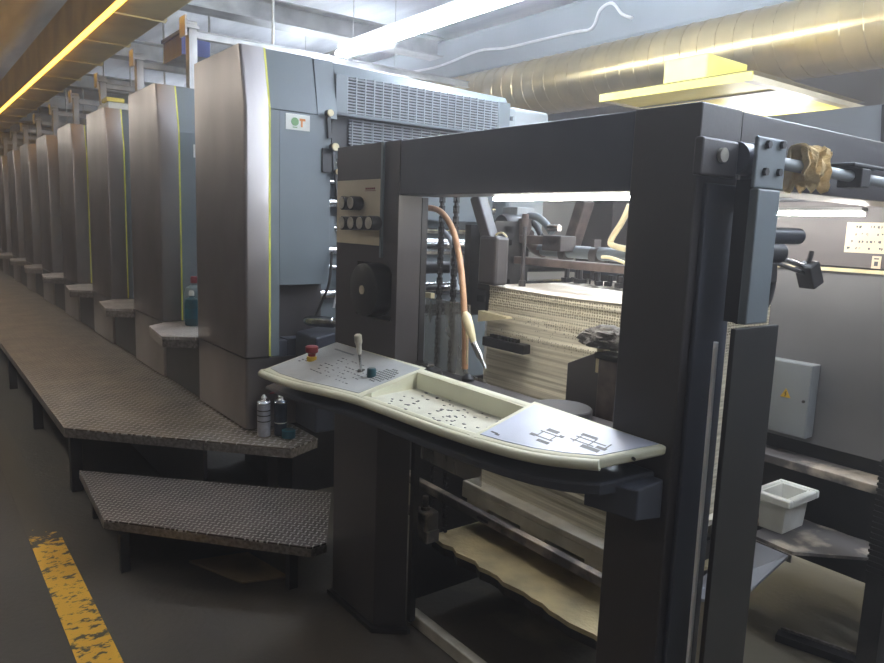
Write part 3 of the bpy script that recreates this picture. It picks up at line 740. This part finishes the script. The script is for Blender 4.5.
for i in range(n-1):
    tm.b.faces.new((A2[i],A2[i+1],B2[i+1],B2[i])); tm.b.faces.new((A[i],B[i],B[i+1],A[i+1]))
    tm.b.faces.new((A[i],A[i+1],A2[i+1],A2[i])); tm.b.faces.new((B[i],B2[i],B2[i+1],B[i+1]))
tm.b.faces.new((A[0],A2[0],B2[0],B[0])); tm.b.faces.new((A[-1],B[-1],B2[-1],A2[-1]))
obj('top_sheet', tm, 'paperT', t)
t = thing('pallet', 'whitewashed wooden pallet under the paper pile', 'pallet', (-1.7,2.3,.40))
obj('top_board', MB().box(-2.19,-1.39,1.79,2.62,.535,.559), 'pallet', t, bevel=.003)
for k in range(3):
    xa = -2.17+k*.32
    for ya in (1.802, 2.48): obj('block', MB().box(xa,xa+.13,ya,ya+.12,.455,.4915), 'pallet', t)
obj('front_board', MB().box(-2.19,-1.39,1.79,1.92,.492,.5345), 'pallet', t)
obj('bottom_board', MB().box(-2.19,-1.39,1.79,1.92,.43,.4545), 'pallet', t)
obj('bottom_board', MB().box(-2.19,-1.39,2.48,2.60,.43,.4545), 'pallet', t)
t = thing('pile_table', 'dust covered lifting table carrying the pallet inside the feeder', 'lifting table', (-1.7,2.2,.36))
random.seed(9)
edge = [(-2.20+.045*k, 1.645+random.uniform(-.010,.012)) for k in range(24)]
obj('table_top', MB().prism(edge+[(-1.165,1.75),(-1.42,2.0),(-1.42,2.5),(-2.20,2.5)], .335, .352), 'dust', t)
obj('table_edge', MB().prism([(x, y+.006) for x, y in edge]+[(-1.17,1.75),(-2.19,1.75)], .300, .3345), 'black', t)
obj('table_frame', MB().box(-2.15,-1.45,1.9,2.45,.352,.4295), 'black', t)
t = thing('hoist_block', 'dusty bolted block at the left end of the lifting table', 'bracket', (-2.19,1.60,.40))
obj('body', MB().box(-2.235,-2.145,1.57,1.64,.40,.475), 'dusty', t, bevel=.006)
obj('bolt', MB().cyl((-2.19,1.605,.475),(-2.19,1.605,.53),.012,12).cyl((-2.19,1.605,.475),(-2.19,1.605,.487),.02,6), 'dusty', t)
obj('foot', MB().box(-2.20,-2.14,1.58,1.64,.3525,.40), 'dusty', t)
obj('side_bolt', MB().cyl((-2.30,1.605,.435),(-2.2355,1.605,.435),.022,12), 'dusty', t)
t = thing('guide_rail', 'narrow dusty rail crossing the feeder opening above the lifting table', 'rail', (-1.8,1.62,.55))
obj('bar', MB().box(-2.33,-1.131,1.603,1.632,.545,.578), 'dusty', t, bevel=.003)
obj('slot', MB().box(-1.87,-1.81,1.6015,1.603,.555,.565), 'rubber', t)
t = thing('floor_rail', 'pale worn metal rail lying on floor at the feeder front', 'rail', (-1.6,1.56,0))
obj('bar', MB().box(-2.21,-1.131,1.55,1.592,0,.05), 'pallet', t, bevel=.004)
# dark backplates inside the feeder
tag(obj('feeder_side_plate', MB().box(-2.36,-2.34,1.66,2.74,0,.95), 'black'), 'black side plate low inside the feeder behind the left column', 'machine plate')

# clear guard
t = thing('clear_guard', 'smeared clear plastic guard hanging behind the control desk', 'guard panel', (-2.0,1.60,.70))
obj('panel', MB().box(-2.255,-1.985,1.6205,1.6265,1.059,1.315), 'glass', t)
obj('lower_panel', MB().box(-2.255,-1.88,1.6205,1.6265,.665,1.0585), 'glass', t)
obj('clip', MB().box(-2.26,-2.21,1.612,1.630,1.3155,1.335), 'cream', t)

# chains
def chain(x, y, z0, z1, label):
    m = MB(); z = z0; k = 0
    while z < z1:
        if k % 2 == 0: m.box(x-.010,x-.006,y-.007,y+.007,z,z+.028).box(x+.006,x+.010,y-.007,y+.007,z,z+.028)
        else: m.box(x-.0055,x+.0055,y-.006,y+.006,z,z+.022)
        m.cyl((x-.013,y,z+.005),(x+.013,y,z+.005),.006,8)
        z += .02; k += 1
    return tag(obj('roller_chain', m, 'black', origin=(x,y,z0)), label, 'chain', 'lifting chains in the feeder')
chain(-2.275,1.70,.36,1.80,'left of two vertical roller chains behind the clear guard')
chain(-2.185,1.70,.36,1.80,'right of two vertical roller chains, partly behind the tan hose')

# hoses
hp = [PY(u, v, y) for u, v, y in ((418,211,1.66),(428,208,1.66),(441,212,1.65),(452,228,1.64),(459,255,1.62),(463,290,1.60),(465,330,1.585),(465,369,1.58))]
tag(obj('air_hose', MB().tube(hp, .0115, 12, 6), 'hose', smooth=True), 'tan air hose arching down beside the two chains', 'hose')
t = thing('blower_nozzle', 'cream nozzle with grey tip hanging at end of tan hose', 'nozzle', PY(470,372,1.56))
a, b, c = PY(465,312,1.565), PY(474,343,1.565), PY(486,369,1.565)
obj('barrel', MB().lathe(a, b, [(0,.008),(.15,.017),(.5,.017),(1,.010)],16), 'cream', t, smooth=True)
obj('tip', MB().lathe(b, c, [(0,.012),(.5,.012),(.6,.008),(1,.004)],14), 'chrome', t, smooth=True)
obj('wire', MB().tube([PY(466,320,1.565),PY(467,345,1.565),PY(467,364,1.565)], .0035, 8, 2), 'cream', t)
obj('foot', MB().lathe(Vector((PY(468,372,1.56).x,1.56,1.0585)),Vector((PY(468,372,1.56).x,1.56,1.085)),[(0,.022),(.4,.022),(1,.008)],16), 'black', t, smooth=True)

# ------------------------------------------------------------------ feeder head (suction head over the pile)
t = thing('suction_head', 'dark suction head of arms, bars and hoses above the paper pile', 'press suction head', (-1.9,2.2,1.40))
obj('side_arm', MB().bar(PY(478,196,1.84), PY(493,248,1.84), .05, .052), 'dark', t, bevel=.006)
obj('side_arm', MB().prism([(-2.165,1.80),(-2.06,1.80),(-2.06,1.87),(-2.165,1.87)], 1.372, 1.56), 'dark', t, bevel=.012)
obj('side_arm', MB().bar(PY(586,200,2.62), PY(570,250,2.62), .07, .06), 'brown', t, bevel=.006)
obj('carriage_bar', MB().box(-2.26,-2.03,2.10,2.15,1.53,1.565), 'brown', t, bevel=.004)
obj('carriage_bar', MB().box(-2.20,-1.20,2.02,2.07,1.448,1.478), 'brown', t, bevel=.004)
pa, pb = PY(540,257,2.2), PY(640,259,2.2)
obj('air_pipe', MB().cyl((pa.x,2.2,1.505),(-1.30,2.2,1.505),.026,20), 'unit', t, smooth=True)
for u in (566, 597):
    p = PY(u, 256, 2.2); obj('pipe_clamp', MB().cyl((p.x-.018,2.2,1.497),(p.x+.018,2.2,1.497),.034,20).box(p.x-.008,p.x+.008,2.17,2.21,1.53,1.56), 'dark', t, smooth=True)
obj('elbow', MB().tube([(pa.x+.02,2.2,1.497),(pa.x-.03,2.2,1.51),(pa.x-.05,2.18,1.545),(pa.x-.04,2.16,1.57)], .027, 14), 'brown', t, smooth=True)
mo = PY(513,226,2.15)
obj('motor', MB().lathe((mo.x,2.08,mo.z),(mo.x,2.22,mo.z),[(0,.045),(.1,.052),(.9,.052),(1,.045)],24), 'black', t, smooth=True)
p = PY(517,213,2.2); obj('motor_box', MB().box(p.x-.045,p.x+.055,2.15,2.25,p.z-.025,p.z+.025), 'unitlt', t, bevel=.004)
obj('flex_hose', MB().tube([PY(529,216,2.2),PY(537,217,2.2),PY(545,223,2.2),PY(552,233,2.2)], .016, 12), 'unit', t, smooth=True)
obj('flex_hose', MB().tube([PY(525,219,2.25),PY(535,225,2.25),PY(541,236,2.25)], .013, 12), 'black', t, smooth=True)
p = PY(525,228,2.16); obj('valve', MB().cyl((p.x,2.16,p.z-.05),(p.x,2.16,p.z+.04),.026,16).cyl((p.x,2.16,p.z+.04),(p.x,2.16,p.z+.06),.015,12), 'brown', t, smooth=True)
p = PY(554,243,2.12); obj('valve_block', MB().box(p.x-.05,p.x+.055,2.10,2.19,p.z-.032,p.z+.03), 'dark', t, bevel=.004)
p = PY(556,228,2.16); obj('fitting', MB().cyl((p.x-.04,2.16,p.z),(p.x+.02,2.16,p.z),.015,12), 'chrome', t, smooth=True)
p = PY(524,246,1.95)
obj('sucker_rod', MB().cyl((p.x,1.95,1.355+.012),(p.x,1.95,1.60),.008,10).cyl((p.x,1.95,1.367),(p.x,1.95,1.39),.014,10), 'dark', t, smooth=True)
obj('wire_loop', MB().tube([PY(486,239,1.85),PY(492,240,1.85),PY(497,234,1.85),(PY(503,233,1.85)),PY(507,237,1.85)], .004, 8), 'cream', t, smooth=True)
random.seed(21)
for k in range(24):
    x = -2.14+k*.036; y = 2.30+random.uniform(-.03,.03); h = random.uniform(.03,.06)
    se = obj('separator', MB().cyl((x,y,1.385+.0),(x,y,1.385+h),.011,8).box(x-.014,x+.014,y-.02,y+.02,1.372,1.39), 'black', t)
    if k % 2: obj('separator_plate', MB().box(x-.01,x+.01,y-.03,y-.022,1.372,1.372+h*.5), 'chrome', se)
obj('front_bar', MB().box(-2.20,-1.35,2.36,2.42,1.41,1.45), 'darkb', t)
# parts behind: register bars between head and unit
t = thing('feed_board', 'dark feed board with steel rollers and bars between unit and paper pile', 'press feed board', (-2.9,2.5,1.2))
obj('board', MB().hexa([(-3.64,1.995,1.02),(-2.62,1.995,1.20),(-2.62,2.75,1.20),(-3.64,2.75,1.02),(-3.64,1.995,1.06),(-2.62,1.995,1.24),(-2.62,2.75,1.24),(-3.64,2.75,1.06)]), 'darkb', t)
for x, z, r, mm in ((-2.72,1.50,.03,'chrome'),(-2.66,1.40,.028,'black'),(-2.70,1.30,.03,'chrome')):
    obj('roller', MB().cyl((x,1.70,z),(x,2.9,z),r,18), mm, t, smooth=True)
for z, mm in ((1.585,'black'),(1.53,'chrome'),(1.455,'dark'),(1.36,'chrome'),(1.33,'black'),(1.275,'chrome')):
    obj('cross_bar', MB().box(-2.56,-2.30,2.05,2.10,z-.014,z+.014), mm, t, bevel=.002)
obj('bracket', MB().box(-2.50,-2.46,2.0,2.2,1.20,1.60).box(-2.34,-2.30,2.0,2.2,1.20,1.62), 'black', t)
obj('curved_pipe', MB().tube([(-2.42,1.80,1.58),(-2.33,1.80,1.52),(-2.32,1.80,1.40),(-2.28,1.80,1.33)], .012, 10), 'unitlt', t, smooth=True)

# black comb bar on the face of the pile
t = thing('comb_bar', 'black toothed bar pressed against the face of the paper pile', 'toothed bar', (-2.04,1.79,1.18))
pa, pb = PY(484,338,1.80), PY(525,346,1.80)
obj('bar', MB().box(pa.x,pb.x,1.79,1.83,pa.z-.028,pa.z+.008), 'rubber', t, bevel=.004)
tm = MB()
for k in range(9):
    x = pa.x+.035+k*.018; tm.box(x,x+.009,1.80,1.815,pa.z+.008,pa.z+.022)
obj('tooth_row', tm, 'rubber', t)
wdg = MB(); a = PY(478,316,1.80); b = PY(506,318,1.80)
wdg.hexa([(a.x,1.80,a.z-.022),(b.x,1.80,b.z-.004),(b.x,1.83,b.z-.004),(a.x,1.83,a.z-.022),(a.x,1.80,a.z+.022),(b.x,1.80,b.z+.003),(b.x,1.83,b.z+.003),(a.x,1.83,a.z+.022)])
tag(obj('pile_wedge', wdg, 'cream'), 'cream tapered wedge held against the left of the paper pile', 'wedge')
# side guide with rag on the right
t = thing('side_guide', 'rusty dark guide post with grey plate at right end of paper pile', 'guide post', (-1.33,1.67,1.06))
obj('post', MB().box(-1.375,-1.305,1.62,1.665,1.0,1.225), 'brown', t, bevel=.004)
obj('collar', MB().box(-1.385,-1.295,1.61,1.675,1.2255,1.243), 'rubber', t, bevel=.003)
obj('plate', MB().hexa([(-1.57,1.70,1.0),(-1.385,1.70,1.0),(-1.385,1.715,1.0),(-1.57,1.715,1.0),(-1.57,1.70,1.17),(-1.385,1.70,1.255),(-1.385,1.715,1.255),(-1.57,1.715,1.17)]), 'dark', t, bevel=.003)
obj('spout', MB().box(-1.42,-1.395,1.66,1.695,1.17,1.28), 'cream', t, bevel=.003)
def crumple(name, c, s, label, m, seed):
    random.seed(seed); mb = MB()
    bmesh.ops.create_icosphere(mb.b, subdivisions=4, radius=1)
    from mathutils import noise
    for v in mb.b.verts:
        d = v.co.normalized(); k = 1+.45*noise.noise(d*1.7+Vector((seed,0,0)))+.28*abs(noise.noise(d*4.5))
        v.co = Vector((d.x*s[0]*k+c[0], d.y*s[1]*k+c[1], max(d.z*s[2]*k, -s[2]*.75)+c[2]))
    return tag(obj(name, mb, m, smooth=True, origin=c), label, 'cloth')
crumple('grey_cloth', (-1.375,1.655,1.278), (.085,.045,.034), 'crumpled dark grey cloth on top of the rusty guide post', 'greyrag', 4)
tag(obj('round_pad', MB().lathe((-1.41,1.51,1.0585),(-1.41,1.51,1.085),[(0,.085),(.2,.092),(.85,.092),(1,.088)],40), 'dark', smooth=True), 'flat round charcoal pad lying on the shelf behind right keypad', 'pad')
# white cabinet and cream hose seen beyond the pile
t = thing('filter_box', 'pale grey box with flat lid far side of the paper pile', 'box', (-2.45,3.08,0))
obj('stand', MB().box(-2.60,-2.40,3.05,3.2,0,1.1995), 'black', t)
obj('body', MB().box(-2.66,-2.33,3.0,3.25,1.2,1.655), 'white', t, bevel=.006)
obj('lid', MB().box(-2.68,-2.31,2.98,3.27,1.656,1.70), 'unitlt', t, bevel=.008)
tag(obj('vacuum_hose', MB().tube([PY(630,205,2.05),PY(622,222,2.05),PY(611,240,2.05),PY(614,246,2.05),PY(632,250,2.05)], .011, 12, 5), 'cream', smooth=True), 'cream hose bent in a hook beside the right column', 'hose')
tag(obj('low_cream_hose', MB().tube([PY(602,257,1.98),PY(612,258,1.98),PY(630,265,1.98)], .006, 10, 4), 'cream', smooth=True), 'thin cream hose lying low beside the right column', 'hose')

# ------------------------------------------------------------------ sensor bracket behind the guide post
t = thing('sensor_arm', 'black camera-like sensor on a rod arm beside the near column', 'sensor arm', (-1.0,1.9,1.45))
obj('cylinder', MB().cyl((-1.0,1.70,1.60),(-1.0,1.965,1.60),.022,20), 'darkb', t, smooth=True)
obj('cylinder', MB().cyl((-1.0,1.70,1.555),(-1.0,1.87,1.555),.028,20), 'black', t, smooth=True)
obj('rod', MB().cyl((-1.0,1.85,1.545),(-.99,2.02,1.515),.007,10).cyl((-1.0,1.85,1.53),(-.99,2.0,1.50),.006,10), 'chrome', t, smooth=True)
obj('head', MB().bar((-.99,2.01,1.525),(-.985,2.04,1.465),.05,.045), 'black', t, bevel=.004)
obj('head_knob', MB().cyl((-.99,2.02,1.53),(-.99,2.03,1.56),.007,8), 'black', t)
obj('cable_loop', MB().tube([(-1.0,1.84,1.545),(-1.0,1.85,1.48),(-1.0,1.83,1.42),(-1.0,1.77,1.39),(-1.0,1.70,1.385)], .013, 10), 'rubber', t, smooth=True)
obj('bracket', MB().box(-1.03,-.97,1.69,1.82,1.48,1.53), 'black', t, bevel=.003)

# ------------------------------------------------------------------ drive side cabinets
t = thing('drive_side_cabinet', 'grey drive side machine casing beyond the feeder with cream notice', 'machine casing', (-1.0,3.3,0))
DY = 3.0
obj('upper_panel', MB().box(-1.75,.2,DY,DY+.6,1.49,1.86), 'paneldk', t)
obj('hood_panel', MB().hexa([(-1.75,DY,1.861),(.2,DY,1.861),(.2,DY+.6,1.861),(-1.75,DY+.6,1.861),(-1.75,DY+.02,2.108),(.2,DY+.02,2.108),(.2,DY+.6,2.108),(-1.75,DY+.6,2.108)]), 'unitlt', t)
obj('seam', MB().bar((-1.235,DY-.001,1.87),(-1.262,DY+.017,2.106),.012,.006,(0,1,0)), 'black', t)
obj('ledge_strip', MB().box(-1.75,.2,DY-.02,DY,1.468,1.482), 'cream', t)
obj('door', MB().box(-1.75,.2,DY-.004,DY+.6,.745,1.467), 'panelgrey', t, bevel=.002)
obj('recess', MB().box(-1.75,.2,DY+.03,DY+.6,.655,.744), 'black', t)
nt_ = obj('notice', MB().box(-1.335,-1.10,DY-.003,DY,1.545,1.663), 'notice', t); nt_['label'] = 'cream paper notice with rows of handwritten characters'
wm = MB(); random.seed(14)
for r_, z in enumerate((1.645,1.616,1.588,1.562)):
    x = -1.325
    while x < -1.12:
        w = random.uniform(.004,.010)
        if random.random() < .6:
            for _ in range(3):
                a = random.uniform(0,.006); wm.box(x+a,x+a+random.choice((.0015,w*.6)),DY-.0042,DY-.003,z+random.uniform(-.005,.003),z+random.uniform(.003,.006))
        x += w+.006
obj('handwriting', wm, 'mark', nt_)
tg = obj('tag', MB().box(-1.228,-1.195,DY-.003,DY,1.488,1.536), 'notice', t)
obj('tag_mark', MB().box(-1.220,-1.203,DY-.0042,DY-.003,1.523,1.528).box(-1.218,-1.205,DY-.0042,DY-.003,1.498,1.515), 'mark', tg)
# electric box
t = thing('electric_box', 'small grey electric box with yellow triangle sign on the machine casing', 'electric box', (-1.44,2.96,.78))
obj('box_body', MB().box(-1.60,-1.372,2.935,2.9955,.775,1.083), 'unitlt', t, bevel=.003)
dr = obj('box_door', MB().box(-1.598,-1.374,2.928,2.9345,.777,1.081), 'unitlt', t, bevel=.002)
obj('lock', MB().cyl((-1.392,2.928,.93),(-1.392,2.922,.93),.006,14), 'black', dr)
sg = obj('warning_triangle', MB().hexa([(-1.492,2.9265,.932),(-1.448,2.9265,.932),(-1.448,2.928,.932),(-1.492,2.928,.932),(-1.4705,2.9265,.970),(-1.4695,2.9265,.970),(-1.4695,2.928,.970),(-1.4705,2.928,.970)]), 'yellow', dr)
obj('lightning_mark', MB().bar((-1.467,2.9258,.958),(-1.473,2.9258,.948),.003,.001,(0,1,0)).bar((-1.472,2.9258,.949),(-1.466,2.9258,.946),.003,.001,(0,1,0)).bar((-1.467,2.9258,.946),(-1.472,2.9258,.936),.003,.001,(0,1,0)), 'black', sg)
# ledge beam
t = thing('dusty_ledge', 'long dusty concrete coloured ledge below the electric box', 'ledge', (-1.3,2.97,.66))
obj('slab', MB().box(-1.75,-1.03,2.86,2.994,.655,.69), 'dusty', t, bevel=.003)
obj('apron', MB().box(-1.75,-.2,3.0,3.05,.24,.654), 'black', t)
tag(obj('ribbed_post', (lambda m: [m.box(-.965,-.90,2.62,2.70,.0,.86)] and [m.box(-.968,-.897,2.615,2.705,.45+k*.02,.46+k*.02) for k in range(20)] and m)(MB()), 'black'), 'black ribbed post at the right edge beyond the near column', 'post')
# right platform and white bin
t = thing('side_platform', 'dusty dark sheet platform on the drive side below the ledge', 'platform', (-1.3,2.75,.3))
random.seed(6)
far = [(-1.75+.06*k, 2.90+random.uniform(-.008,.008)) for k in range(12)]+[(-1.05,2.895)]
far.insert(0, (-1.75,2.70))
obj('deck', MB().prism([(-1.37,2.57),(-1.195,2.555),(-.97,2.80),(-.97,2.865),(-1.05,2.865)]+far[::-1]+[(-1.37,2.70)], .44, .452), 'dusty', t)
obj('front_lip', MB().prism([(-1.37,2.564),(-1.195,2.549),(-1.195,2.555),(-1.37,2.57)], .41, .4395), 'edge', t)
obj('support', MB().box(-1.72,-1.68,2.72,2.82,0,.4395), 'black', t)
obj('support', MB().box(-1.02,-.98,2.80,2.84,0,.4395), 'black', t)
tag(obj('ramp_plate', MB().hexa([(-1.375,2.15,.30),(-1.245,2.30,.30),(-1.20,2.54,.43),(-1.375,2.55,.43),(-1.375,2.15,.31),(-1.245,2.30,.31),(-1.20,2.54,.44),(-1.375,2.55,.44)]), 'panelgrey'), 'sloping grey sheet plate in front of the side platform', 'plate')
t = thing('white_bin', 'dirty white plastic tub standing on the side platform', 'tub', (-1.34,2.75,.453))
bz0, bz1 = .4525, .60
def tub(x0, x1, y0, y1, z0, z1, ins, th=.006):
    m = MB()
    O0 = [(x0+ins,y0+ins,z0),(x1-ins,y0+ins,z0),(x1-ins,y1-ins,z0),(x0+ins,y1-ins,z0)]; O1 = [(x0,y0,z1),(x1,y0,z1),(x1,y1,z1),(x0,y1,z1)]
    I1 = [(x0+th,y0+th,z1),(x1-th,y0+th,z1),(x1-th,y1-th,z1),(x0+th,y1-th,z1)]; I0 = [(x0+ins+th,y0+ins+th,z0+th),(x1-ins-th,y0+ins+th,z0+th),(x1-ins-th,y1-ins-th,z0+th),(x0+ins+th,y1-ins-th,z0+th)]
    R_ = [[m.b.verts.new(p) for p in r] for r in (O0,O1,I1,I0)]
    m.b.faces.new(R_[0][::-1]); m.b.faces.new(R_[3])
    for A, B in zip(R_, R_[1:]):
        for k in range(4): m.b.faces.new((A[k],A[(k+1)%4],B[(k+1)%4],B[k]))
    return m
obj('shell', tub(-1.40,-1.285,2.66,2.84,bz0,bz1,.010), 'white', t, bevel=.008, seg=3)
obj('rim', MB().box(-1.42,-1.258,2.63,2.66,.572,.606).box(-1.42,-1.258,2.84,2.865,.572,.606).box(-1.285,-1.258,2.66,2.84,.572,.606).box(-1.42,-1.40,2.66,2.84,.572,.606), 'white', t, bevel=.008, seg=3)
# floor pieces lower right
t = thing('floor_channel', 'black metal channel lying on floor beyond the guard board', 'channel', (-1.15,2.72,0))
obj('bar', MB().bar((-1.29,2.71,.02),(-.75,2.86,.02),.05,.03), 'black', t)
obj('lip', MB().bar((-1.29,2.74,.04),(-.75,2.89,.04),.012,.012), 'edge', t)

# ------------------------------------------------------------------ overhead: ducts, hood, lamps, cable
t = thing('square_duct', 'tan square duct with added glowing yellow edge above the printing units', 'air duct', (-12,1.66,3.2))
obj('casing', MB().box(-23.5,-3.0,1.55,2.02,3.32,3.78), 'gold', t, bevel=.01)
obj('glow_edge', MB().box(-23.5,-3.0,1.540,1.566,3.280,3.3195), 'goldedge', t)  # emissive edge added to draw the yellow line and tint the underside
for k in range(14):
    x = -4.45-k*1.28
    obj('flange', MB().box(x-.008,x+.008,1.57,2.04,3.306,3.3195).box(x-.012,x+.012,2.021,2.05,3.3195,3.80), 'gold', t)
for k in range(5):
    x = -5.2-k*3; obj('hanger', MB().box(x-.012,x+.012,1.76,1.78,3.78,4.0), 'beam', t)
# spiral duct
t = thing('spiral_duct', 'large round spiral duct running lengthwise on the drive side', 'air duct', (-5,5.05,2.94))
sm = MB().cyl((-23,5.05,2.94),(2.3,5.05,2.94),.262,48)
obj('pipe', sm, 'spiral', t, smooth=True)
hm = MB(); x = -14
seams = 0
pitch = .145; pts = []
k = 0
while x < 2.2:
    a = 2*math.pi*k/20
    pts.append(Vector((x, 5.05+.263*math.cos(a), 2.94+.263*math.sin(a)))); x += pitch/20; k += 1
hm.tube(pts, .0055, 4, 1)
obj('spiral_seam', hm, 'spiral', t)
tag(obj('flat_duct', MB().box(-23,2.3,5.2,5.9,3.24,3.72), 'unitlt', bevel=.05), 'smooth grey rectangular duct above the round spiral duct', 'air duct')
# hood
t = thing('exhaust_hood', 'yellow lined exhaust hood hanging from the round duct over the feeder', 'hood', (-2.75,4.2,2.4))
hx0, hx1, hy0, hy1, hz = -3.2, -2.17, 3.62, 4.95, 2.40
def frustum(x0,x1,y0,y1,z0,X0,X1,Y0,Y1,z1): return MB().hexa([(x0,y0,z0),(x1,y0,z0),(x1,y1,z0),(x0,y1,z0),(X0,Y0,z1),(X1,Y0,z1),(X1,Y1,z1),(X0,Y1,z1)])
obj('lining', MB().box(hx0+.02,hx1-.06,hy0+.02,hy1-.02,hz+.012,hz+.02), 'hood', t)
obj('front_lip', MB().box(hx0,hx1,hy0-.012,hy0,hz,hz+.045), 'hood', t)
obj('side_lip', MB().box(hx1-.055,hx1,hy0,hy1,hz,hz+.03).box(hx0,hx0+.02,hy0,hy1,hz,hz+.03).box(hx0,hx1,hy1-.02,hy1,hz,hz+.03), 'hoodtan', t)
obj('divider', MB().box(hx0+.02,hx1-.06,3.98,4.0,hz+.004,hz+.0115), 'hoodtan', t)
obj('cone', frustum(hx0+.01,hx1-.01,hy0+.01,hy1-.01,hz+.056,-3.0,-2.4,3.9,4.65,2.47), 'hoodtan', t)
obj('hood_lamp', MB().cyl((hx0+.2,4.72,hz-.16),(hx1-.25,4.72,hz-.16),.016,12), 'tubei', t)
obj('neck', MB().box(-3.06,-2.74,4.05,4.5,2.472,2.70), 'hood', t, bevel=.01)
# lamps
def batten(name, x0, x1, y, z, label, m, n=2, r=.02, trough=False, grp='fluorescent ceiling lamps'):
    t = thing(name, label, 'lamp', ((x0+x1)/2, y, z), grp)
    if trough:
        obj('reflector', MB().box(x0-.05,x1+.05,y-.14,y+.14,z+.06,z+.08).box(x0-.05,x1+.05,y-.15,y-.14,z-.05,z+.08).box(x0-.05,x1+.05,y+.14,y+.15,z-.05,z+.08), 'white', t)  # skirts keep light of the added aisle lamps off the duct
    else:
        obj('housing', MB().box(x0-.03,x1+.03,y-.02,y+.02,z+.045,z+.09), 'white', t)
    for k in range(n):
        yy = y+(k-(n-1)/2)*.07
        obj('tube', MB().cyl((x0,yy,z),(x1,yy,z),r,12), m, t, smooth=True)
    for x in (x0+.2, x1-.2):
        obj('suspension_wire', MB().cyl((x,y,z+.09),(x,y,CZ),.004,6), 'beam', t)
    return t
batten('ceiling_lamp', -5.75, -3.0, 3.15, 3.02, 'long bright fluorescent lamp hanging over the nearest printing unit', 'tube', 2, .024)
for k, x in enumerate((-5.6,-8.6,-11.6,-14.6,-17.6)):
    batten('ceiling_lamp', x-.75, x+.75, -.5, 3.2, 'added unseen troughed fluorescent lamp over the aisle, %s from the camera' % ordn[k], 'tubew', 2, .02, True)  # added out of view to light the walkway and unit sides
for k, x in enumerate((-9.5,-14.5)):
    batten('ceiling_lamp', x-.7, x+.7, 4.4, 2.85, '%s added fluorescent lamp hidden above the far units' % ordn[k], 'tube', 2, .02)  # added behind the units to brighten the duct underside
batten('ceiling_lamp', -8.4, -6.8, 4.5, 2.72, 'added low fluorescent lamp hidden behind the third and fourth units', 'tube', 2, .02)  # added out of sight to brighten the ceiling the steel reflects
batten('ceiling_lamp', -2.9, -1.5, -1.2, 3.2, 'added unseen dim troughed fluorescent lamp over the aisle beside the feeder', 'tubed', 2, .02, True)  # fill lamp added out of view for column and desk fronts
batten('ceiling_lamp', -2.45, -.6, 3.15, 3.02, 'added long fluorescent lamp in line, out of view above the feeder opening', 'tube', 2, .024)  # added past the frame edge to brighten ceiling, grille and ducts
batten('ceiling_lamp', 0.0, 1.6, 2.4, 3.4, 'added unseen fluorescent lamp above the near end of the feeder', 'tube', 2, .02)  # added out of view to give the steel end strips a reflection
batten('ceiling_lamp', -.9, 0.6, 4.0, 3.0, 'added unseen fluorescent lamp above the drive side casing', 'tube', 2, .02)  # fill lamp added out of view over the drive side
batten('ceiling_lamp', .5, 2.1, 4.55, 2.7, 'added unseen low fluorescent lamp in the far corner beyond the feeder', 'tube', 2, .02)  # added out of view to light the walls mirrored in the steel
# loose white cable on the ceiling
cpt = [PY(u, v, 5.187) for u, v in ((412,72),(440,66),(478,51),(505,48),(540,40),(575,32),(592,28),(600,10),(612,3),(622,14),(632,18))]
tag(obj('white_cable', MB().tube(cpt, .014, 8, 5), 'cable', smooth=True), 'loose white cable looping along the grey duct near ceiling', 'cable')

# ------------------------------------------------------------------ world and view
w = bpy.data.worlds.new('world'); S.world = w; w.use_nodes = True
bg = w.node_tree.nodes['Background']; bg.inputs[0].default_value = (.55,.6,.7,1); bg.inputs[1].default_value = .12
S.view_settings.view_transform = 'Standard'; S.view_settings.look = 'None'
S.view_settings.gamma = 1; S.view_settings.use_curve_mapping = False
S.view_settings.exposure = .68
vs = w.node_tree.nodes.new('ShaderNodeVolumeScatter'); vs.inputs['Density'].default_value = .02; vs.inputs['Anisotropy'].default_value = .6
vs.inputs['Color'].default_value = (.98,.96,1,1)
w.node_tree.links.new(vs.outputs[0], w.node_tree.nodes['World Output'].inputs['Volume'])
